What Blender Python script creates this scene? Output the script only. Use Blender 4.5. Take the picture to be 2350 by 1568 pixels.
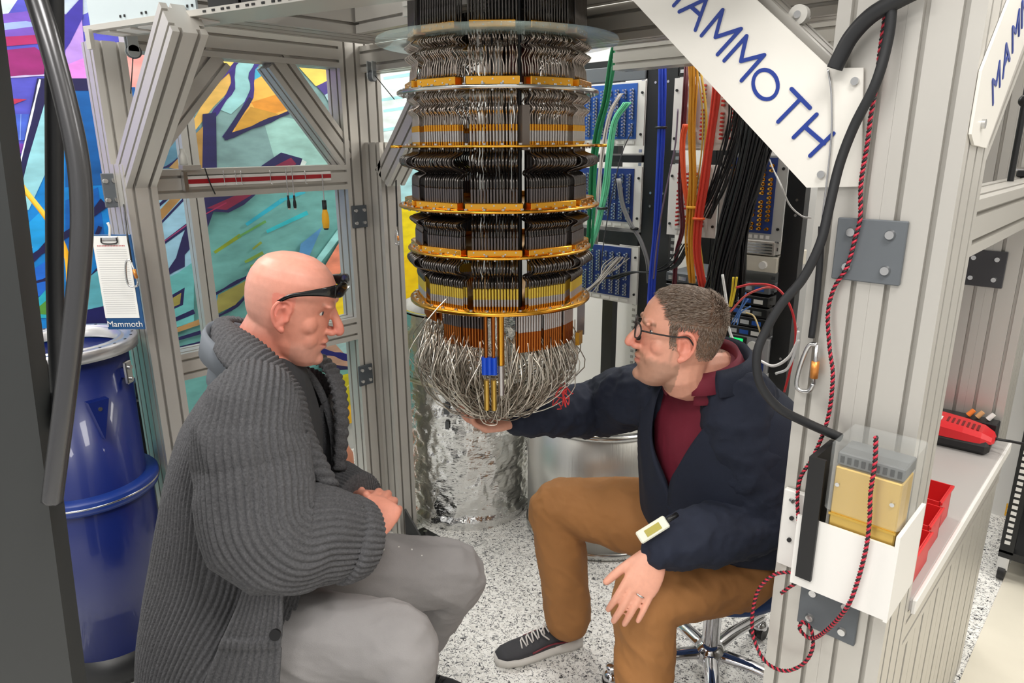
import bpy, bmesh, math, random
import numpy as np
from mathutils import Vector, Matrix, noise
V = Vector
random.seed(7)
for o in list(bpy.data.objects): bpy.data.objects.remove(o)
SC = bpy.context.scene
COL = SC.collection
# ------------------------------------------------------------------ camera
FPX, PITCH, YAW, ROLL, CAMH = 1600.0, math.radians(15.8), math.radians(43.3), math.radians(-0.35), 1.65
CAMM = Matrix.Rotation(YAW, 3, 'Z') @ Matrix.Rotation(math.pi/2 - PITCH, 3, 'X') @ Matrix.Rotation(ROLL, 3, 'Z')
cd = bpy.data.cameras.new('camera'); cd.sensor_width = 36; cd.lens = FPX/2350*36
cd.clip_start = .02; cd.clip_end = 60
cam = bpy.data.objects.new('camera', cd); COL.objects.link(cam)
cam.matrix_world = Matrix.Translation((0, 0, CAMH)) @ CAMM.to_4x4()
SC.camera = cam
# ------------------------------------------------------------------ world, light, exposure
w = bpy.data.worlds.new('world'); SC.world = w; w.use_nodes = True
w.node_tree.nodes['Background'].inputs[0].default_value = (1, .985, .96, 1)
w.node_tree.nodes['Background'].inputs[1].default_value = .62
SC.view_settings.view_transform = 'Standard'; SC.view_settings.look = 'None'
SC.view_settings.exposure = 0.12; SC.view_settings.gamma = 1
SC.view_settings.use_curve_mapping = False
def area(name, loc, size, power, rot=(0, 0, 0), col=(1, .97, .93)):
    l = bpy.data.lights.new(name, 'AREA'); l.shape = 'RECTANGLE'; l.size, l.size_y = size
    l.energy = power; l.color = col
    o = bpy.data.objects.new(name, l); COL.objects.link(o); o.location = loc; o.rotation_euler = rot
    return o
LAMPS = [(-2.6, .2), (-1.1, -.9), (.4, .4), (1.4, 2.2), (-.6, 3.1), (-2.7, 2.3), (.3, -1.6)]
for x, y in LAMPS:
    area('ceiling_lamp_light', (x, y, 3.12), (1.1, .5), 33)
# ------------------------------------------------------------------ projection helpers (pixel -> place)
def ray(px, py): return CAMM @ V(((px-1175)/FPX, (784-py)/FPX, -1))
CO = V((0, 0, CAMH))
def onx(px, py, k): d = ray(px, py); return CO + d*(k/d.x)
def ony(px, py, k): d = ray(px, py); return CO + d*(k/d.y)
def onz(px, py, k): d = ray(px, py); return CO + d*((k-CAMH)/d.z)
FW = V((-math.sin(YAW), math.cos(YAW), 0)); RT = V((math.cos(YAW), math.sin(YAW), 0))
def at(px, py, D): d = ray(px, py); return CO + d*(D/d.dot(FW))
def C(X, Y, Z): return RT*X + FW*Y + V((0, 0, Z))
# ------------------------------------------------------------------ materials
def lin(c):
    r = []
    for v in c[:3]:
        v = v/255.0
        r.append(v/12.92 if v <= .04045 else ((v+.055)/1.055)**2.4)
    return (*r, 1)
MATS = {}
def mat(name, col, rough=.5, metal=0, bump=0, bscale=60, var=0, vscale=8, spec=.5, alpha=1, trans=0, emit=0, stretch=None, attr=None, coat=0, sub=0):
    if name in MATS: return MATS[name]
    m = bpy.data.materials.new(name); m.use_nodes = True; MATS[name] = m
    nt = m.node_tree; b = nt.nodes['Principled BSDF']; L = nt.links
    c = lin(col); b.inputs['Base Color'].default_value = c
    b.inputs['Roughness'].default_value = rough; b.inputs['Metallic'].default_value = metal
    b.inputs['Specular IOR Level'].default_value = spec
    if coat: b.inputs['Coat Weight'].default_value = coat
    if sub:
        b.inputs['Subsurface Weight'].default_value = sub; b.inputs['Subsurface Radius'].default_value = (.012, .005, .003)
        b.inputs['Subsurface Scale'].default_value = 1
    if trans: b.inputs['Transmission Weight'].default_value = trans
    if alpha < 1: b.inputs['Alpha'].default_value = alpha
    if emit:
        b.inputs['Emission Color'].default_value = c; b.inputs['Emission Strength'].default_value = emit
    src = None
    if attr:
        a = nt.nodes.new('ShaderNodeAttribute'); a.attribute_name = attr; src = a.outputs['Color']
    tc = None
    def coords():
        nonlocal tc
        if tc is None:
            t = nt.nodes.new('ShaderNodeTexCoord'); tc = t.outputs['Object']
            if stretch:
                mp = nt.nodes.new('ShaderNodeMapping'); mp.inputs['Scale'].default_value = stretch
                L.new(tc, mp.inputs['Vector']); tc = mp.outputs['Vector']
        return tc
    if var:
        n = nt.nodes.new('ShaderNodeTexNoise'); n.inputs['Scale'].default_value = vscale; n.inputs['Detail'].default_value = 5
        L.new(coords(), n.inputs['Vector'])
        mr = nt.nodes.new('ShaderNodeMapRange'); mr.inputs['From Min'].default_value = .25; mr.inputs['From Max'].default_value = .75
        mr.inputs['To Min'].default_value = 1-var; mr.inputs['To Max'].default_value = 1+var
        L.new(n.outputs['Fac'], mr.inputs['Value'])
        mx = nt.nodes.new('ShaderNodeMix'); mx.data_type = 'RGBA'; mx.blend_type = 'MULTIPLY'; mx.inputs['Factor'].default_value = 1
        if src: L.new(src, mx.inputs['A'])
        else: mx.inputs['A'].default_value = c
        L.new(mr.outputs['Result'], mx.inputs['B']); src = mx.outputs['Result']
    if src: L.new(src, b.inputs['Base Color'])
    if bump:
        n = nt.nodes.new('ShaderNodeTexNoise'); n.inputs['Scale'].default_value = bscale; n.inputs['Detail'].default_value = 4
        L.new(coords(), n.inputs['Vector'])
        bp = nt.nodes.new('ShaderNodeBump'); bp.inputs['Strength'].default_value = bump; bp.inputs['Distance'].default_value = .004
        L.new(n.outputs['Fac'], bp.inputs['Height']); L.new(bp.outputs['Normal'], b.inputs['Normal'])
    return m
M_ALU = mat('anodised_aluminium', (196, 193, 187), .38, .5, spec=.4)
M_STEEL = mat('bright_steel', (205, 205, 205), .25, 1)
M_CHROME = mat('chrome', (225, 225, 228), .08, 1)
M_DGREY = mat('grey_powder_coat', (92, 97, 102), .55)
M_BLACK = mat('black_plastic', (16, 16, 18), .45)
M_BLKMET = mat('black_painted_metal', (22, 23, 25), .4)
M_WHITE = mat('white_paint', (226, 224, 220), .45)
M_GOLD = mat('gold_plate', (232, 170, 62), .24, 1)
M_COPPER = mat('copper', (176, 104, 48), .32, 1)
M_BRASS = mat('brass', (206, 170, 84), .35, .85)
M_RED = mat('red_plastic', (205, 28, 36), .4)
M_YEL = mat('yellow_plastic', (246, 182, 34), .45)
M_RUB = mat('black_rubber', (26, 27, 30), .5, bump=.05, bscale=300)
# ------------------------------------------------------------------ mesh builder
class MB:
    def __init__(s): s.v = []; s.f = []; s.m = []; s.sm = []; s.cur = 0; s.col = None; s.cols = []
    def add(s, vs, fs, smooth=False):
        n = len(s.v); s.v += [tuple(p) for p in vs]
        for f in fs:
            s.f.append([i+n for i in f]); s.m.append(s.cur); s.sm.append(smooth); s.cols.append(s.col)
        return s
    def box(s, c, size, R=None, bev=0):
        hx, hy, hz = [q/2 for q in size]; c = V(c)
        if bev:
            b = min(bev, hx*.9, hy*.9, hz*.9); P = []; 
            for sx in (-1, 1):
                for sy in (-1, 1):
                    for sz in (-1, 1):
                        P += [(sx*(hx-b), sy*(hy-b), sz*hz), (sx*(hx-b), sy*hy, sz*(hz-b)), (sx*hx, sy*(hy-b), sz*(hz-b))]
            bm = bmesh.new(); vv = [bm.verts.new(p) for p in P]; bmesh.ops.convex_hull(bm, input=vv)
            bm.verts.index_update(); vs = [v.co.copy() for v in bm.verts]; fs = [[v.index for v in f.verts] for f in bm.faces]; bm.free()
        else:
            vs = [V((x, y, z)) for x in (-hx, hx) for y in (-hy, hy) for z in (-hz, hz)]
            fs = [(0, 1, 3, 2), (4, 6, 7, 5), (0, 4, 5, 1), (2, 3, 7, 6), (0, 2, 6, 4), (1, 5, 7, 3)]
        if R is not None: vs = [R @ v for v in vs]
        return s.add([v + c for v in vs], fs)
    def ab(s, x0, x1, y0, y1, z0, z1, bev=0):
        return s.box(((x0+x1)/2, (y0+y1)/2, (z0+z1)/2), (abs(x1-x0), abs(y1-y0), abs(z1-z0)), bev=bev)
    def cyl(s, p0, p1, r0, r1=None, seg=16, cap=True):
        p0, p1 = V(p0), V(p1); r1 = r0 if r1 is None else r1
        a, b = frame((p1-p0).normalized()); vs = []; fs = []
        for p, r in ((p0, r0), (p1, r1)):
            for i in range(seg):
                t = 2*math.pi*i/seg; vs.append(p + (a*math.cos(t) + b*math.sin(t))*r)
        for i in range(seg): j = (i+1) % seg; fs.append((i, j, seg+j, seg+i))
        s.add(vs, fs, True)
        if cap:
            s.add(vs[:seg], [list(range(seg))[::-1]]); s.add(vs[seg:], [list(range(seg))])
        return s
    def tube(s, pts, r, seg=8, closed=False, cap=True, smooth=True):
        pts = [V(p) for p in pts]; n = len(pts); rr = r if hasattr(r, '__len__') else [r]*n
        vs = []; fs = []; a = None
        for i, p in enumerate(pts):
            t = (pts[(i+1) % n] - pts[i-1]) if (closed or 0 < i < n-1) else (pts[1]-pts[0] if i == 0 else pts[-1]-pts[-2])
            if t.length < 1e-9: t = V((0, 0, 1))
            t.normalize()
            if a is None: a, b = frame(t)
            else:
                a = a - t*a.dot(t)
                if a.length < 1e-6: a, b = frame(t)
                a.normalize(); b = t.cross(a)
            for k in range(seg):
                q = 2*math.pi*k/seg; vs.append(p + (a*math.cos(q) + b*math.sin(q))*rr[i])
        m = n if closed else n-1
        for i in range(m):
            i2 = (i+1) % n
            for k in range(seg):
                k2 = (k+1) % seg; fs.append((i*seg+k, i*seg+k2, i2*seg+k2, i2*seg+k))
        if cap and not closed:
            fs.append([k for k in range(seg)][::-1]); fs.append([(n-1)*seg+k for k in range(seg)])
        return s.add(vs, fs, smooth)
    def rings(s, rings, cap=True, smooth=True, closed=True):
        n = len(rings[0]); vs = [p for r in rings for p in r]; fs = []
        for i in range(len(rings)-1):
            for k in range(n if closed else n-1):
                k2 = (k+1) % n; fs.append((i*n+k, i*n+k2, (i+1)*n+k2, (i+1)*n+k))
        if cap and closed:
            fs.append(list(range(n))[::-1]); fs.append([(len(rings)-1)*n+k for k in range(n)])
        return s.add(vs, fs, smooth)
    def lathe(s, prof, c, seg=48, smooth=True, a0=0, a1=None):
        c = V(c); full = a1 is None; rg = []
        for r, z in prof:
            rg.append([(c.x+r*math.cos(t), c.y+r*math.sin(t), c.z+z) for t in
                       ([2*math.pi*i/seg for i in range(seg)] if full else [a0+(a1-a0)*i/seg for i in range(seg+1)])])
        return s.rings(rg, cap=False, smooth=smooth, closed=full)
    def ell(s, c, r, R=None, seg=16, rings=10):
        c = V(c); rg = []
        for i in range(rings+1):
            ph = math.pi*i/rings; ph = min(max(ph, .02), math.pi-.02); row = []
            for k in range(seg):
                t = 2*math.pi*k/seg; v = V((r[0]*math.sin(ph)*math.cos(t), r[1]*math.sin(ph)*math.sin(t), -r[2]*math.cos(ph)))
                row.append(c + (R @ v if R is not None else v))
            rg.append(row)
        return s.rings(rg)
    def prism(s, poly, vec, smooth=False):
        n = len(poly); a = [V(p) for p in poly]; b = [p + V(vec) for p in a]
        fs = [list(range(n))[::-1], [n+i for i in range(n)]] + [(i, (i+1) % n, n+(i+1) % n, n+i) for i in range(n)]
        return s.add(a+b, fs, smooth)
    def build(s, name, mats, parent=None, org=None, fixn=True):
        me = bpy.data.meshes.new(name)
        if not isinstance(mats, (list, tuple)): mats = [mats]
        if parent is not None: org = ORG[parent.name]
        elif org is None:
            a = np.array(s.v); org = V(((a[:, 0].min()+a[:, 0].max())/2, (a[:, 1].min()+a[:, 1].max())/2, a[:, 2].min()))
        a = np.array(s.v, dtype=np.float64) - np.array(org)
        me.from_pydata(a.tolist(), [], s.f)
        for m in mats: me.materials.append(m)
        me.polygons.foreach_set('material_index', s.m); me.polygons.foreach_set('use_smooth', s.sm)
        if any(c is not None for c in s.cols):
            at_ = me.color_attributes.new('Col', 'FLOAT_COLOR', 'CORNER'); arr = []
            for f, c in zip(s.f, s.cols): arr += list(c or (1, 1, 1, 1))*len(f)
            at_.data.foreach_set('color', arr)
        if fixn:
            bm = bmesh.new(); bm.from_mesh(me); bmesh.ops.recalc_face_normals(bm, faces=bm.faces); bm.to_mesh(me); bm.free()
        me.update()
        o = bpy.data.objects.new(name, me); COL.objects.link(o); ORG[o.name] = V(org)
        if parent is not None: o.parent = parent
        else: o.location = org
        return o
ORG = {}
def frame(t):
    u = V((0, 0, 1)) if abs(t.z) < .9 else V((1, 0, 0))
    a = t.cross(u).normalized(); return a, t.cross(a).normalized()
def empty(name, loc):
    o = bpy.data.objects.new(name, None); COL.objects.link(o); o.location = loc; o.empty_display_size = .1; ORG[o.name] = V(loc); return o
def tag(o, label=None, cat=None, group=None, kind=None):
    if label: o['label'] = label
    if cat: o['category'] = cat
    if group: o['group'] = group
    if kind: o['kind'] = kind
    return o
def thing(name, loc, label, cat, group=None): return tag(empty(name, loc), label, cat, group)
def link_copy(o, parent=None, loc=None):
    c = o.copy(); COL.objects.link(c); c.parent = parent
    if loc is not None: c.location = loc
    return c
def crom(pts, n=8):
    pts = [V(p) for p in pts]; out = []
    P = [pts[0]*2-pts[1]] + pts + [pts[-1]*2-pts[-2]]
    for i in range(1, len(P)-2):
        a, b, c_, d = P[i-1:i+3]
        for k in range(n):
            t = k/n
            out.append(.5*((2*b) + (c_-a)*t + (2*a-5*b+4*c_-d)*t*t + (3*b-a-3*c_+d)*t**3))
    out.append(pts[-1]); return out
def crom1(vals, n=8): return [v.x for v in crom([V((q, 0, 0)) for q in vals], n)]
def slotted(W, Hh, nw, nh, sw=.010, sd=.014):
    """outline of a T-slot aluminium profile, counter-clockwise"""
    def side(L, n):
        pts = [(0, 0)]
        for i in range(n):
            c_ = L*(i+.5)/n; pts += [(c_-sw/2, 0), (c_-sw/2, sd), (c_+sw/2, sd), (c_+sw/2, 0)]
        return pts
    out = []
    for x, y in side(W, nw): out.append((-W/2+x, -Hh/2+y))
    for x, y in side(Hh, nh): out.append((W/2-y, -Hh/2+x))
    for x, y in side(W, nw): out.append((W/2-x, Hh/2-y))
    for x, y in side(Hh, nh): out.append((-W/2+y, Hh/2-x))
    return out
def ext(mb, p0, p1, wdir, W=.09, Hh=.09, nw=2, nh=2, sw=.009):
    p0, p1 = V(p0), V(p1); ax = (p1-p0).normalized(); wd = V(wdir); wd = (wd - ax*wd.dot(ax)).normalized(); hd = ax.cross(wd)
    pr = slotted(W, Hh, nw, nh, sw)
    mb.prism([p0 + wd*x + hd*y for x, y in pr], p1-p0); return mb
# ================================================================== setting
def speckle_floor():
    m = bpy.data.materials.new('speckled_vinyl'); m.use_nodes = True; nt = m.node_tree; L = nt.links; b = nt.nodes['Principled BSDF']
    tc = nt.nodes.new('ShaderNodeTexCoord'); prev = None
    def layer(scale, lo, hi, off):
        mp = nt.nodes.new('ShaderNodeMapping'); mp.inputs['Location'].default_value = (off, off*.7, 0); L.new(tc.outputs['Object'], mp.inputs['Vector'])
        nz = nt.nodes.new('ShaderNodeTexNoise'); nz.inputs['Scale'].default_value = scale; nz.inputs['Detail'].default_value = 2.5
        nz.inputs['Distortion'].default_value = 1.2; L.new(mp.outputs['Vector'], nz.inputs['Vector'])
        r = nt.nodes.new('ShaderNodeValToRGB'); r.color_ramp.elements[0].position = lo; r.color_ramp.elements[1].position = hi
        L.new(nz.outputs['Fac'], r.inputs['Fac']); return r.outputs['Color']
    def mix(fac, a, bcol):
        mx = nt.nodes.new('ShaderNodeMix'); mx.data_type = 'RGBA'
        L.new(fac, mx.inputs['Factor'])
        if isinstance(a, tuple): mx.inputs['A'].default_value = a
        else: L.new(a, mx.inputs['A'])
        mx.inputs['B'].default_value = bcol; return mx.outputs['Result']
    c = mix(layer(60, .45, .62, 3), lin((244, 243, 239)), lin((222, 220, 215)))
    c = mix(layer(85, .575, .60, 7), c, lin((150, 150, 149)))
    c = mix(layer(95, .605, .625, 19), c, lin((52, 54, 57)))
    L.new(c, b.inputs['Base Color']); b.inputs['Roughness'].default_value = .38
    return m
mb = MB(); mb.ab(-3.3, 1.5, -3.0, 4.2, -.05, 0)
tag(mb.build('floor', speckle_floor()), 'white speckled vinyl floor', 'floor', kind='structure')
mb = MB(); mb.ab(-.228, 4.5, .9, 7.5, .0005, .004)
tag(mb.build('floor_annex', mat('beige_vinyl', (222, 216, 200), .4, var=.03)), 'plain beige vinyl floor beyond the bench', 'floor', kind='structure')
WX = -3.15
mb = MB(); mb.ab(WX-.1, WX, -2.5, 3.6, 0, 3.2)
tag(mb.build('wall_left', mat('grey_wall', (196, 198, 196), .6, var=.03)), 'grey wall that carries the mural', 'wall', kind='structure')
mb = MB(); mb.ab(WX, 4.5, 3.6, 3.7, 0, 3.2)
tag(mb.build('wall_back', mat('white_wall', (232, 231, 228), .6)), 'white wall behind the racks', 'wall', kind='structure')
mb = MB(); mb.ab(4.5, 4.6, -1, 7.5, 0, 3.2)
tag(mb.build('wall_right', mat('pale_wall', (205, 203, 200), .6)), 'pale wall far to the right', 'wall', kind='structure')
mb = MB(); mb.ab(WX-.1, 4.6, -3, 3.7, 3.2, 3.3)
tag(mb.build('ceiling', mat('white_ceiling', (235, 235, 232), .7)), 'white ceiling', 'ceiling', kind='structure')
for x, y in LAMPS:
    t = thing('ceiling_lamp', (x, y, 3.13), 'flat white lighting panel recessed in the ceiling', 'lamp', 'ceiling lighting panels')
    MB().box((x, y, 3.165), (1.24, .64, .07)).build('housing', M_WHITE, t)
    MB().box((x, y, 3.1275), (1.12, .52, .005)).build('diffuser', mat('lamp_diffuser', (255, 250, 242), .5, emit=1.5), t)
# ------------------------------------------------------------------ mural
def mural():
    m = mat('mural_paint', (255, 255, 255), .55, attr='Col', var=.24, vscale=11, stretch=(1, .7, 1.9))
    mb = MB(); lay = [0]
    def poly(pts, c):
        lay[0] += 1; x = WX + .003 + lay[0]*.00025
        mb.col = lin(c); vs = [onx(px, py, x) for px, py in pts]
        mb.add(vs, [list(range(len(vs)))])
    def stroke(pts, wpx, c):
        P = [V((a, b, 0)) for a, b in pts]; P = [V((q.x, q.y, 0)) for q in crom(P, 4)] if len(P) > 2 else P
        n = len(P); Lf, Rg = [], []
        for i, p in enumerate(P):
            d = (P[min(i+1, n-1)] - P[max(i-1, 0)]).normalized(); nn = V((-d.y, d.x, 0))
            ww = wpx*(.75 + .25*math.sin(i*1.7))/2
            Lf.append(p + nn*ww); Rg.append(p - nn*ww)
        lay[0] += 1; x = WX + .003 + lay[0]*.00025; mb.col = lin(c)
        vs = [onx(q.x, q.y, x) for q in Lf+Rg]; mb.add(vs, [(i, i+1, n+i+1, n+i) for i in range(n-1)])
    NV = (30, 28, 78); TE = (104, 166, 162)
    # ground colours
    poly([(-420, -60), (-60, -60), (860, -20), (985, 100), (985, 900), (815, 968), (775, 985), (500, 1075), (200, 1180), (-60, 1260), (-420, 1390)], TE)
    poly([(-420, -60), (-50, -60), (-50, 560), (-420, 640)], (92, 80, 190))
    poly([(-60, -60), (330, -60), (330, 330), (-60, 560)], (84, 84, 196))
    poly([(-60, -60), (80, -60), (20, 30), (-60, 60)], (206, 220, 224))
    poly([(70, -40), (260, -40), (200, 30), (120, 60)], (190, 205, 225))
    poly([(-60, 40), (110, 20), (190, 45), (120, 90), (-60, 105)], (120, 84, 190))
    poly([(-60, 60), (60, 48), (100, 58), (-60, 78)], (150, 170, 226))
    poly([(-60, 122), (80, 108), (108, 128), (100, 172), (-60, 178)], (146, 36, 112))
    poly([(-60, 88), (90, 80), (90, 100), (-60, 112)], (176, 40, 104))
    stroke([(-40, 182), (40, 176), (110, 172)], 5, (200, 190, 230))
    poly([(-60, 222), (62, 228), (30, 240), (-60, 250)], (190, 50, 90))
    poly([(-60, 326), (60, 330), (50, 352), (-60, 360)], (120, 60, 170))
    poly([(-60, 262), (70, 262), (66, 322), (-60, 322)], (70, 100, 206))
    for xx in (12, 30, 48): stroke([(xx, 262), (xx-2, 322)], 3, (120, 150, 230))
    poly([(150, 75), (188, 45), (200, 185), (150, 185)], (186, 146, 232))
    poly([(150, 150), (200, 130), (200, 188), (150, 188)], (222, 138, 226))
    poly([(280, 80), (380, 80), (330, 260), (290, 240)], (240, 164, 158))
    poly([(145, 40), (190, -10), (190, 40), (160, 100), (146, 120)], (60, 50, 160))
    # blue field lower left
    poly([(100, 200), (310, 200), (310, 560), (330, 760), (-60, 760), (-60, 500), (40, 440)], (14, 132, 214))
    poly([(150, 210), (310, 200), (310, 420), (150, 430)], (14, 92, 166))
    poly([(35, 540), (110, 470), (110, 560), (60, 600)], (28, 160, 232))
    poly([(150, 460), (225, 430), (240, 540), (150, 600)], (12, 100, 190))
    poly([(85, 180), (215, 180), (215, 208), (112, 208), (48, 480), (26, 480), (40, 400)], NV)
    stroke([(92, 182), (76, 250), (40, 400)], 6, (226, 232, 240))
    poly([(110, 212), (150, 212), (140, 320), (66, 482), (36, 482), (66, 360)], (150, 212, 224))
    poly([(-60, 410), (24, 420), (34, 470), (18, 560), (-60, 560)], (40, 38, 84))
    poly([(18, 420), (40, 412), (44, 432), (30, 442), (14, 436)], (198, 42, 140))
    poly([(-60, 540), (10, 520), (40, 600), (40, 640), (-60, 660)], (30, 96, 210))
    poly([(34, 578), (76, 566), (40, 616)], (160, 220, 236))
    stroke([(36, 625), (110, 565), (180, 520), (240, 465)], 26, NV)
    poly([(44, 640), (105, 600), (120, 660), (60, 700)], (30, 110, 220))
    stroke([(46, 720), (60, 660), (110, 640)], 10, NV)
    poly([(60, 715), (110, 660), (120, 730), (60, 730)], (40, 176, 200))
    poly([(70, 720), (112, 685), (150, 725)], (86, 150, 60))
    stroke([(205, 580), (230, 520)], 10, NV); stroke([(205, 640), (240, 600)], 8, NV)
    poly([(200, 640), (250, 600), (250, 720), (195, 712)], (96, 180, 196))
    poly([(195, 712), (250, 700), (260, 790), (190, 780)], (22, 24, 92))
    # upper triangle inside the frame
    poly([(430, 100), (700, 100), (900, 200), (870, 430), (500, 420), (400, 400), (350, 330)], (122, 158, 158))
    poly([(600, 260), (830, 300), (840, 420), (640, 400)], (150, 196, 188))
    poly([(360, 250), (440, 240), (470, 330), (440, 390), (350, 390)], (84, 128, 150))
    poly([(380, 260), (430, 250), (420, 320), (370, 330)], (80, 140, 120))
    poly([(512, 120), (556, 122), (500, 195), (440, 262), (425, 262), (470, 190)], (240, 214, 110))
    poly([(508, 170), (530, 160), (530, 205), (490, 245), (440, 310), (430, 300), (470, 230)], (226, 182, 92))
    poly([(566, 122), (592, 130), (576, 172), (574, 222), (530, 262), (500, 250), (534, 204), (536, 158)], (150, 206, 208))
    poly([(585, 150), (612, 166), (582, 186)], (70, 180, 214))
    poly([(583, 184), (613, 168), (690, 240), (676, 256), (522, 314), (577, 232)], (240, 186, 84))
    poly([(576, 235), (640, 215), (672, 246), (600, 272)], (226, 150, 50))
    poly([(540, 290), (575, 245), (640, 262), (540, 308)], (196, 146, 52))
    stroke([(560, 124), (534, 156), (533, 202), (496, 256), (446, 336)], 15, (52, 36, 120))
    stroke([(602, 130), (578, 168), (575, 222), (516, 318)], 15, (58, 46, 132))
    stroke([(576, 225), (516, 318)], 13, NV); stroke([(515, 318), (600, 284), (682, 250)], 13, NV)
    stroke([(540, 150), (420, 262)], 7, (60, 40, 130))
    poly([(655, 120), (790, 140), (790, 168), (725, 198)], (246, 206, 96))
    poly([(727, 198), (790, 164), (790, 196), (745, 218)], (74, 62, 134))
    poly([(745, 218), (790, 196), (796, 300), (770, 262)], (170, 204, 214))
    poly([(465, 262), (496, 258), (498, 400), (464, 400)], (34, 32, 84))
    poly([(446, 310), (466, 290), (464, 392), (440, 392)], (168, 130, 66))
    stroke([(350, 385), (385, 382), (420, 352)], 6, NV)
    poly([(388, 385), (420, 352), (425, 392)], (160, 128, 80))
    # right of the centre post
    poly([(846, 60), (1000, 60), (1000, 470), (860, 470)], (226, 240, 240))
    for a, b in ((232, 880), (255, 900), (180, 900), (300, 890)): stroke([(b-20, a), (b+60, a-12)], 8, (168, 226, 230))
    stroke([(880, 165), (930, 158)], 5, (220, 226, 130))
    poly([(860, 370), (1000, 350), (1000, 480), (860, 480)], (176, 226, 232))
    poly([(860, 474), (960, 462), (1000, 470), (1000, 905), (860, 905)], (250, 226, 22))
    poly([(900, 600), (1000, 560), (1000, 700), (900, 690)], (255, 214, 0))
    # lower panel
    poly([(595, 384), (645, 350), (694, 364), (684, 400), (595, 400)], NV)
    poly([(625, 384), (668, 362), (680, 376), (660, 396)], (120, 30, 62))
    poly([(684, 392), (694, 366), (704, 372), (690, 396)], (210, 226, 220))
    poly([(446, 440), (612, 425), (560, 470), (525, 488), (490, 486), (474, 530), (456, 542)], (32, 28, 76))
    poly([(474, 478), (560, 440), (604, 432), (520, 482)], (122, 28, 60))
    stroke([(456, 500), (520, 465)], 3, (150, 40, 80))
    poly([(350, 440), (445, 440), (445, 720), (360, 720)], (146, 190, 212))
    poly([(358, 492), (400, 446), (430, 440), (362, 516)], (160, 122, 70))
    stroke([(358, 478), (396, 444)], 8, NV); stroke([(362, 520), (432, 446)], 6, NV)
    stroke([(364, 566), (432, 516)], 10, NV); stroke([(366, 562), (432, 514)], 3, (150, 60, 110))
    poly([(426, 524), (446, 510), (446, 560), (424, 585), (424, 612), (400, 624), (370, 642), (404, 592), (418, 545)], (36, 32, 80))
    poly([(370, 645), (410, 625), (445, 600), (445, 740), (375, 760)], (100, 176, 176))
    poly([(376, 688), (424, 660), (420, 700), (380, 718)], NV); poly([(380, 694), (416, 672), (413, 698), (382, 712)], (150, 140, 72))
    stroke([(376, 745), (446, 715)], 11, NV); stroke([(386, 765), (470, 735)], 13, (164, 128, 80)); stroke([(386, 785), (470, 760)], 9, NV)
    stroke([(386, 805), (470, 785)], 8, NV); stroke([(470, 760), (500, 735)], 12, (160, 120, 70))
    stroke([(468, 690), (530, 655), (592, 622)], 9, NV); stroke([(590, 622), (582, 652), (545, 700), (470, 742)], 9, NV)
    poly([(476, 690), (584, 634), (575, 660), (540, 700), (480, 730)], (146, 140, 72)); poly([(474, 692), (500, 676), (496, 705), (474, 720)], (40, 140, 190))
    stroke([(492, 580), (552, 540)], 9, (130, 150, 40)); stroke([(545, 545), (610, 508)], 6, (90, 150, 80))
    stroke([(562, 602), (604, 580)], 8, (118, 150, 60)); stroke([(575, 612), (620, 590)], 7, (118, 150, 60)); stroke([(580, 572), (600, 556)], 6, (130, 150, 60))
    stroke([(565, 516), (650, 458)], 10, (36, 160, 184)); stroke([(612, 532), (706, 488)], 10, (40, 178, 190)); stroke([(640, 462), (700, 440)], 8, (50, 170, 190))
    poly([(690, 560), (740, 520), (700, 610), (680, 620)], (80, 140, 190))
    stroke([(700, 640), (790, 520)], 16, (150, 214, 214))
    poly([(728, 640), (800, 520), (806, 600), (765, 642), (735, 660)], (240, 146, 116))
    poly([(740, 660), (806, 606), (812, 750), (750, 750)], (248, 216, 40))
    stroke([(742, 655), (790, 622), (810, 600)], 4, (60, 70, 110))
    poly([(740, 776), (830, 760), (830, 850), (740, 850)], (190, 150, 128)); poly([(770, 790), (830, 780), (830, 808), (790, 812)], (160, 196, 196))
    stroke([(730, 806), (780, 816), (830, 836)], 17, (24, 28, 110)); stroke([(740, 838), (830, 852)], 12, NV)
    poly([(700, 856), (830, 846), (830, 900), (700, 1000)], (110, 170, 160))
    poly([(742, 890), (780, 862), (835, 850), (835, 960), (815, 968), (770, 985)], (206, 196, 24)); poly([(770, 945), (835, 915), (835, 960), (768, 986)], (246, 190, 20))
    stroke([(780, 905), (826, 858)], 3, (240, 230, 120))
    o = mb.build('mural', m, fixn=False)
    return tag(o, 'large colourful graffiti mural painted on the wall', 'mural')
mural()
# ================================================================== aluminium cage of the cryostat
CAGE = thing('aluminium_frame', (-1.4, 1.3, 0), 'tall aluminium extrusion frame around the cryostat with diagonal braces', 'frame')
X3, Y3, Z3 = V((1, 0, 0)), V((0, 1, 0)), V((0, 0, 1))
def beam(name, p0, p1, wd, parent=None, **k): return ext(MB(), p0, p1, wd, **k).build(name, M_ALU, parent or CAGE)
LX, LY = -2.39, .79
beam('post', (LX, LY, 0), (LX, LY, 1.945), X3)                       # left rear upright
beam('post', (LX+.09, LY, 0), (LX+.09, LY, 1.60), X3)              # doubled lower upright
beam('brace', (LX+.105, LY, 1.565), (-1.82, LY, 1.945), Y3, W=.086)           # toward the viewer
beam('brace', (-2.348, .82, 1.615), (-2.348, 1.10, 1.925), X3, W=.084)        # in the left panel
beam('brace', (-2.3475, 1.56, 1.60), (-2.3475, 1.30, 1.93), X3, W=.084)
beam('post', (-2.345, 1.585, 0), (-2.345, 1.585, 2.06), X3)
beam('post', (-2.345, 1.675, 0), (-2.345, 1.675, 2.06), X3)
beam('post', (-2.255, 1.675, 0), (-2.255, 1.675, 1.66), X3)
beam('beam', (-2.345, .835, 1.965), (-2.345, 1.54, 1.965), X3)
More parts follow.
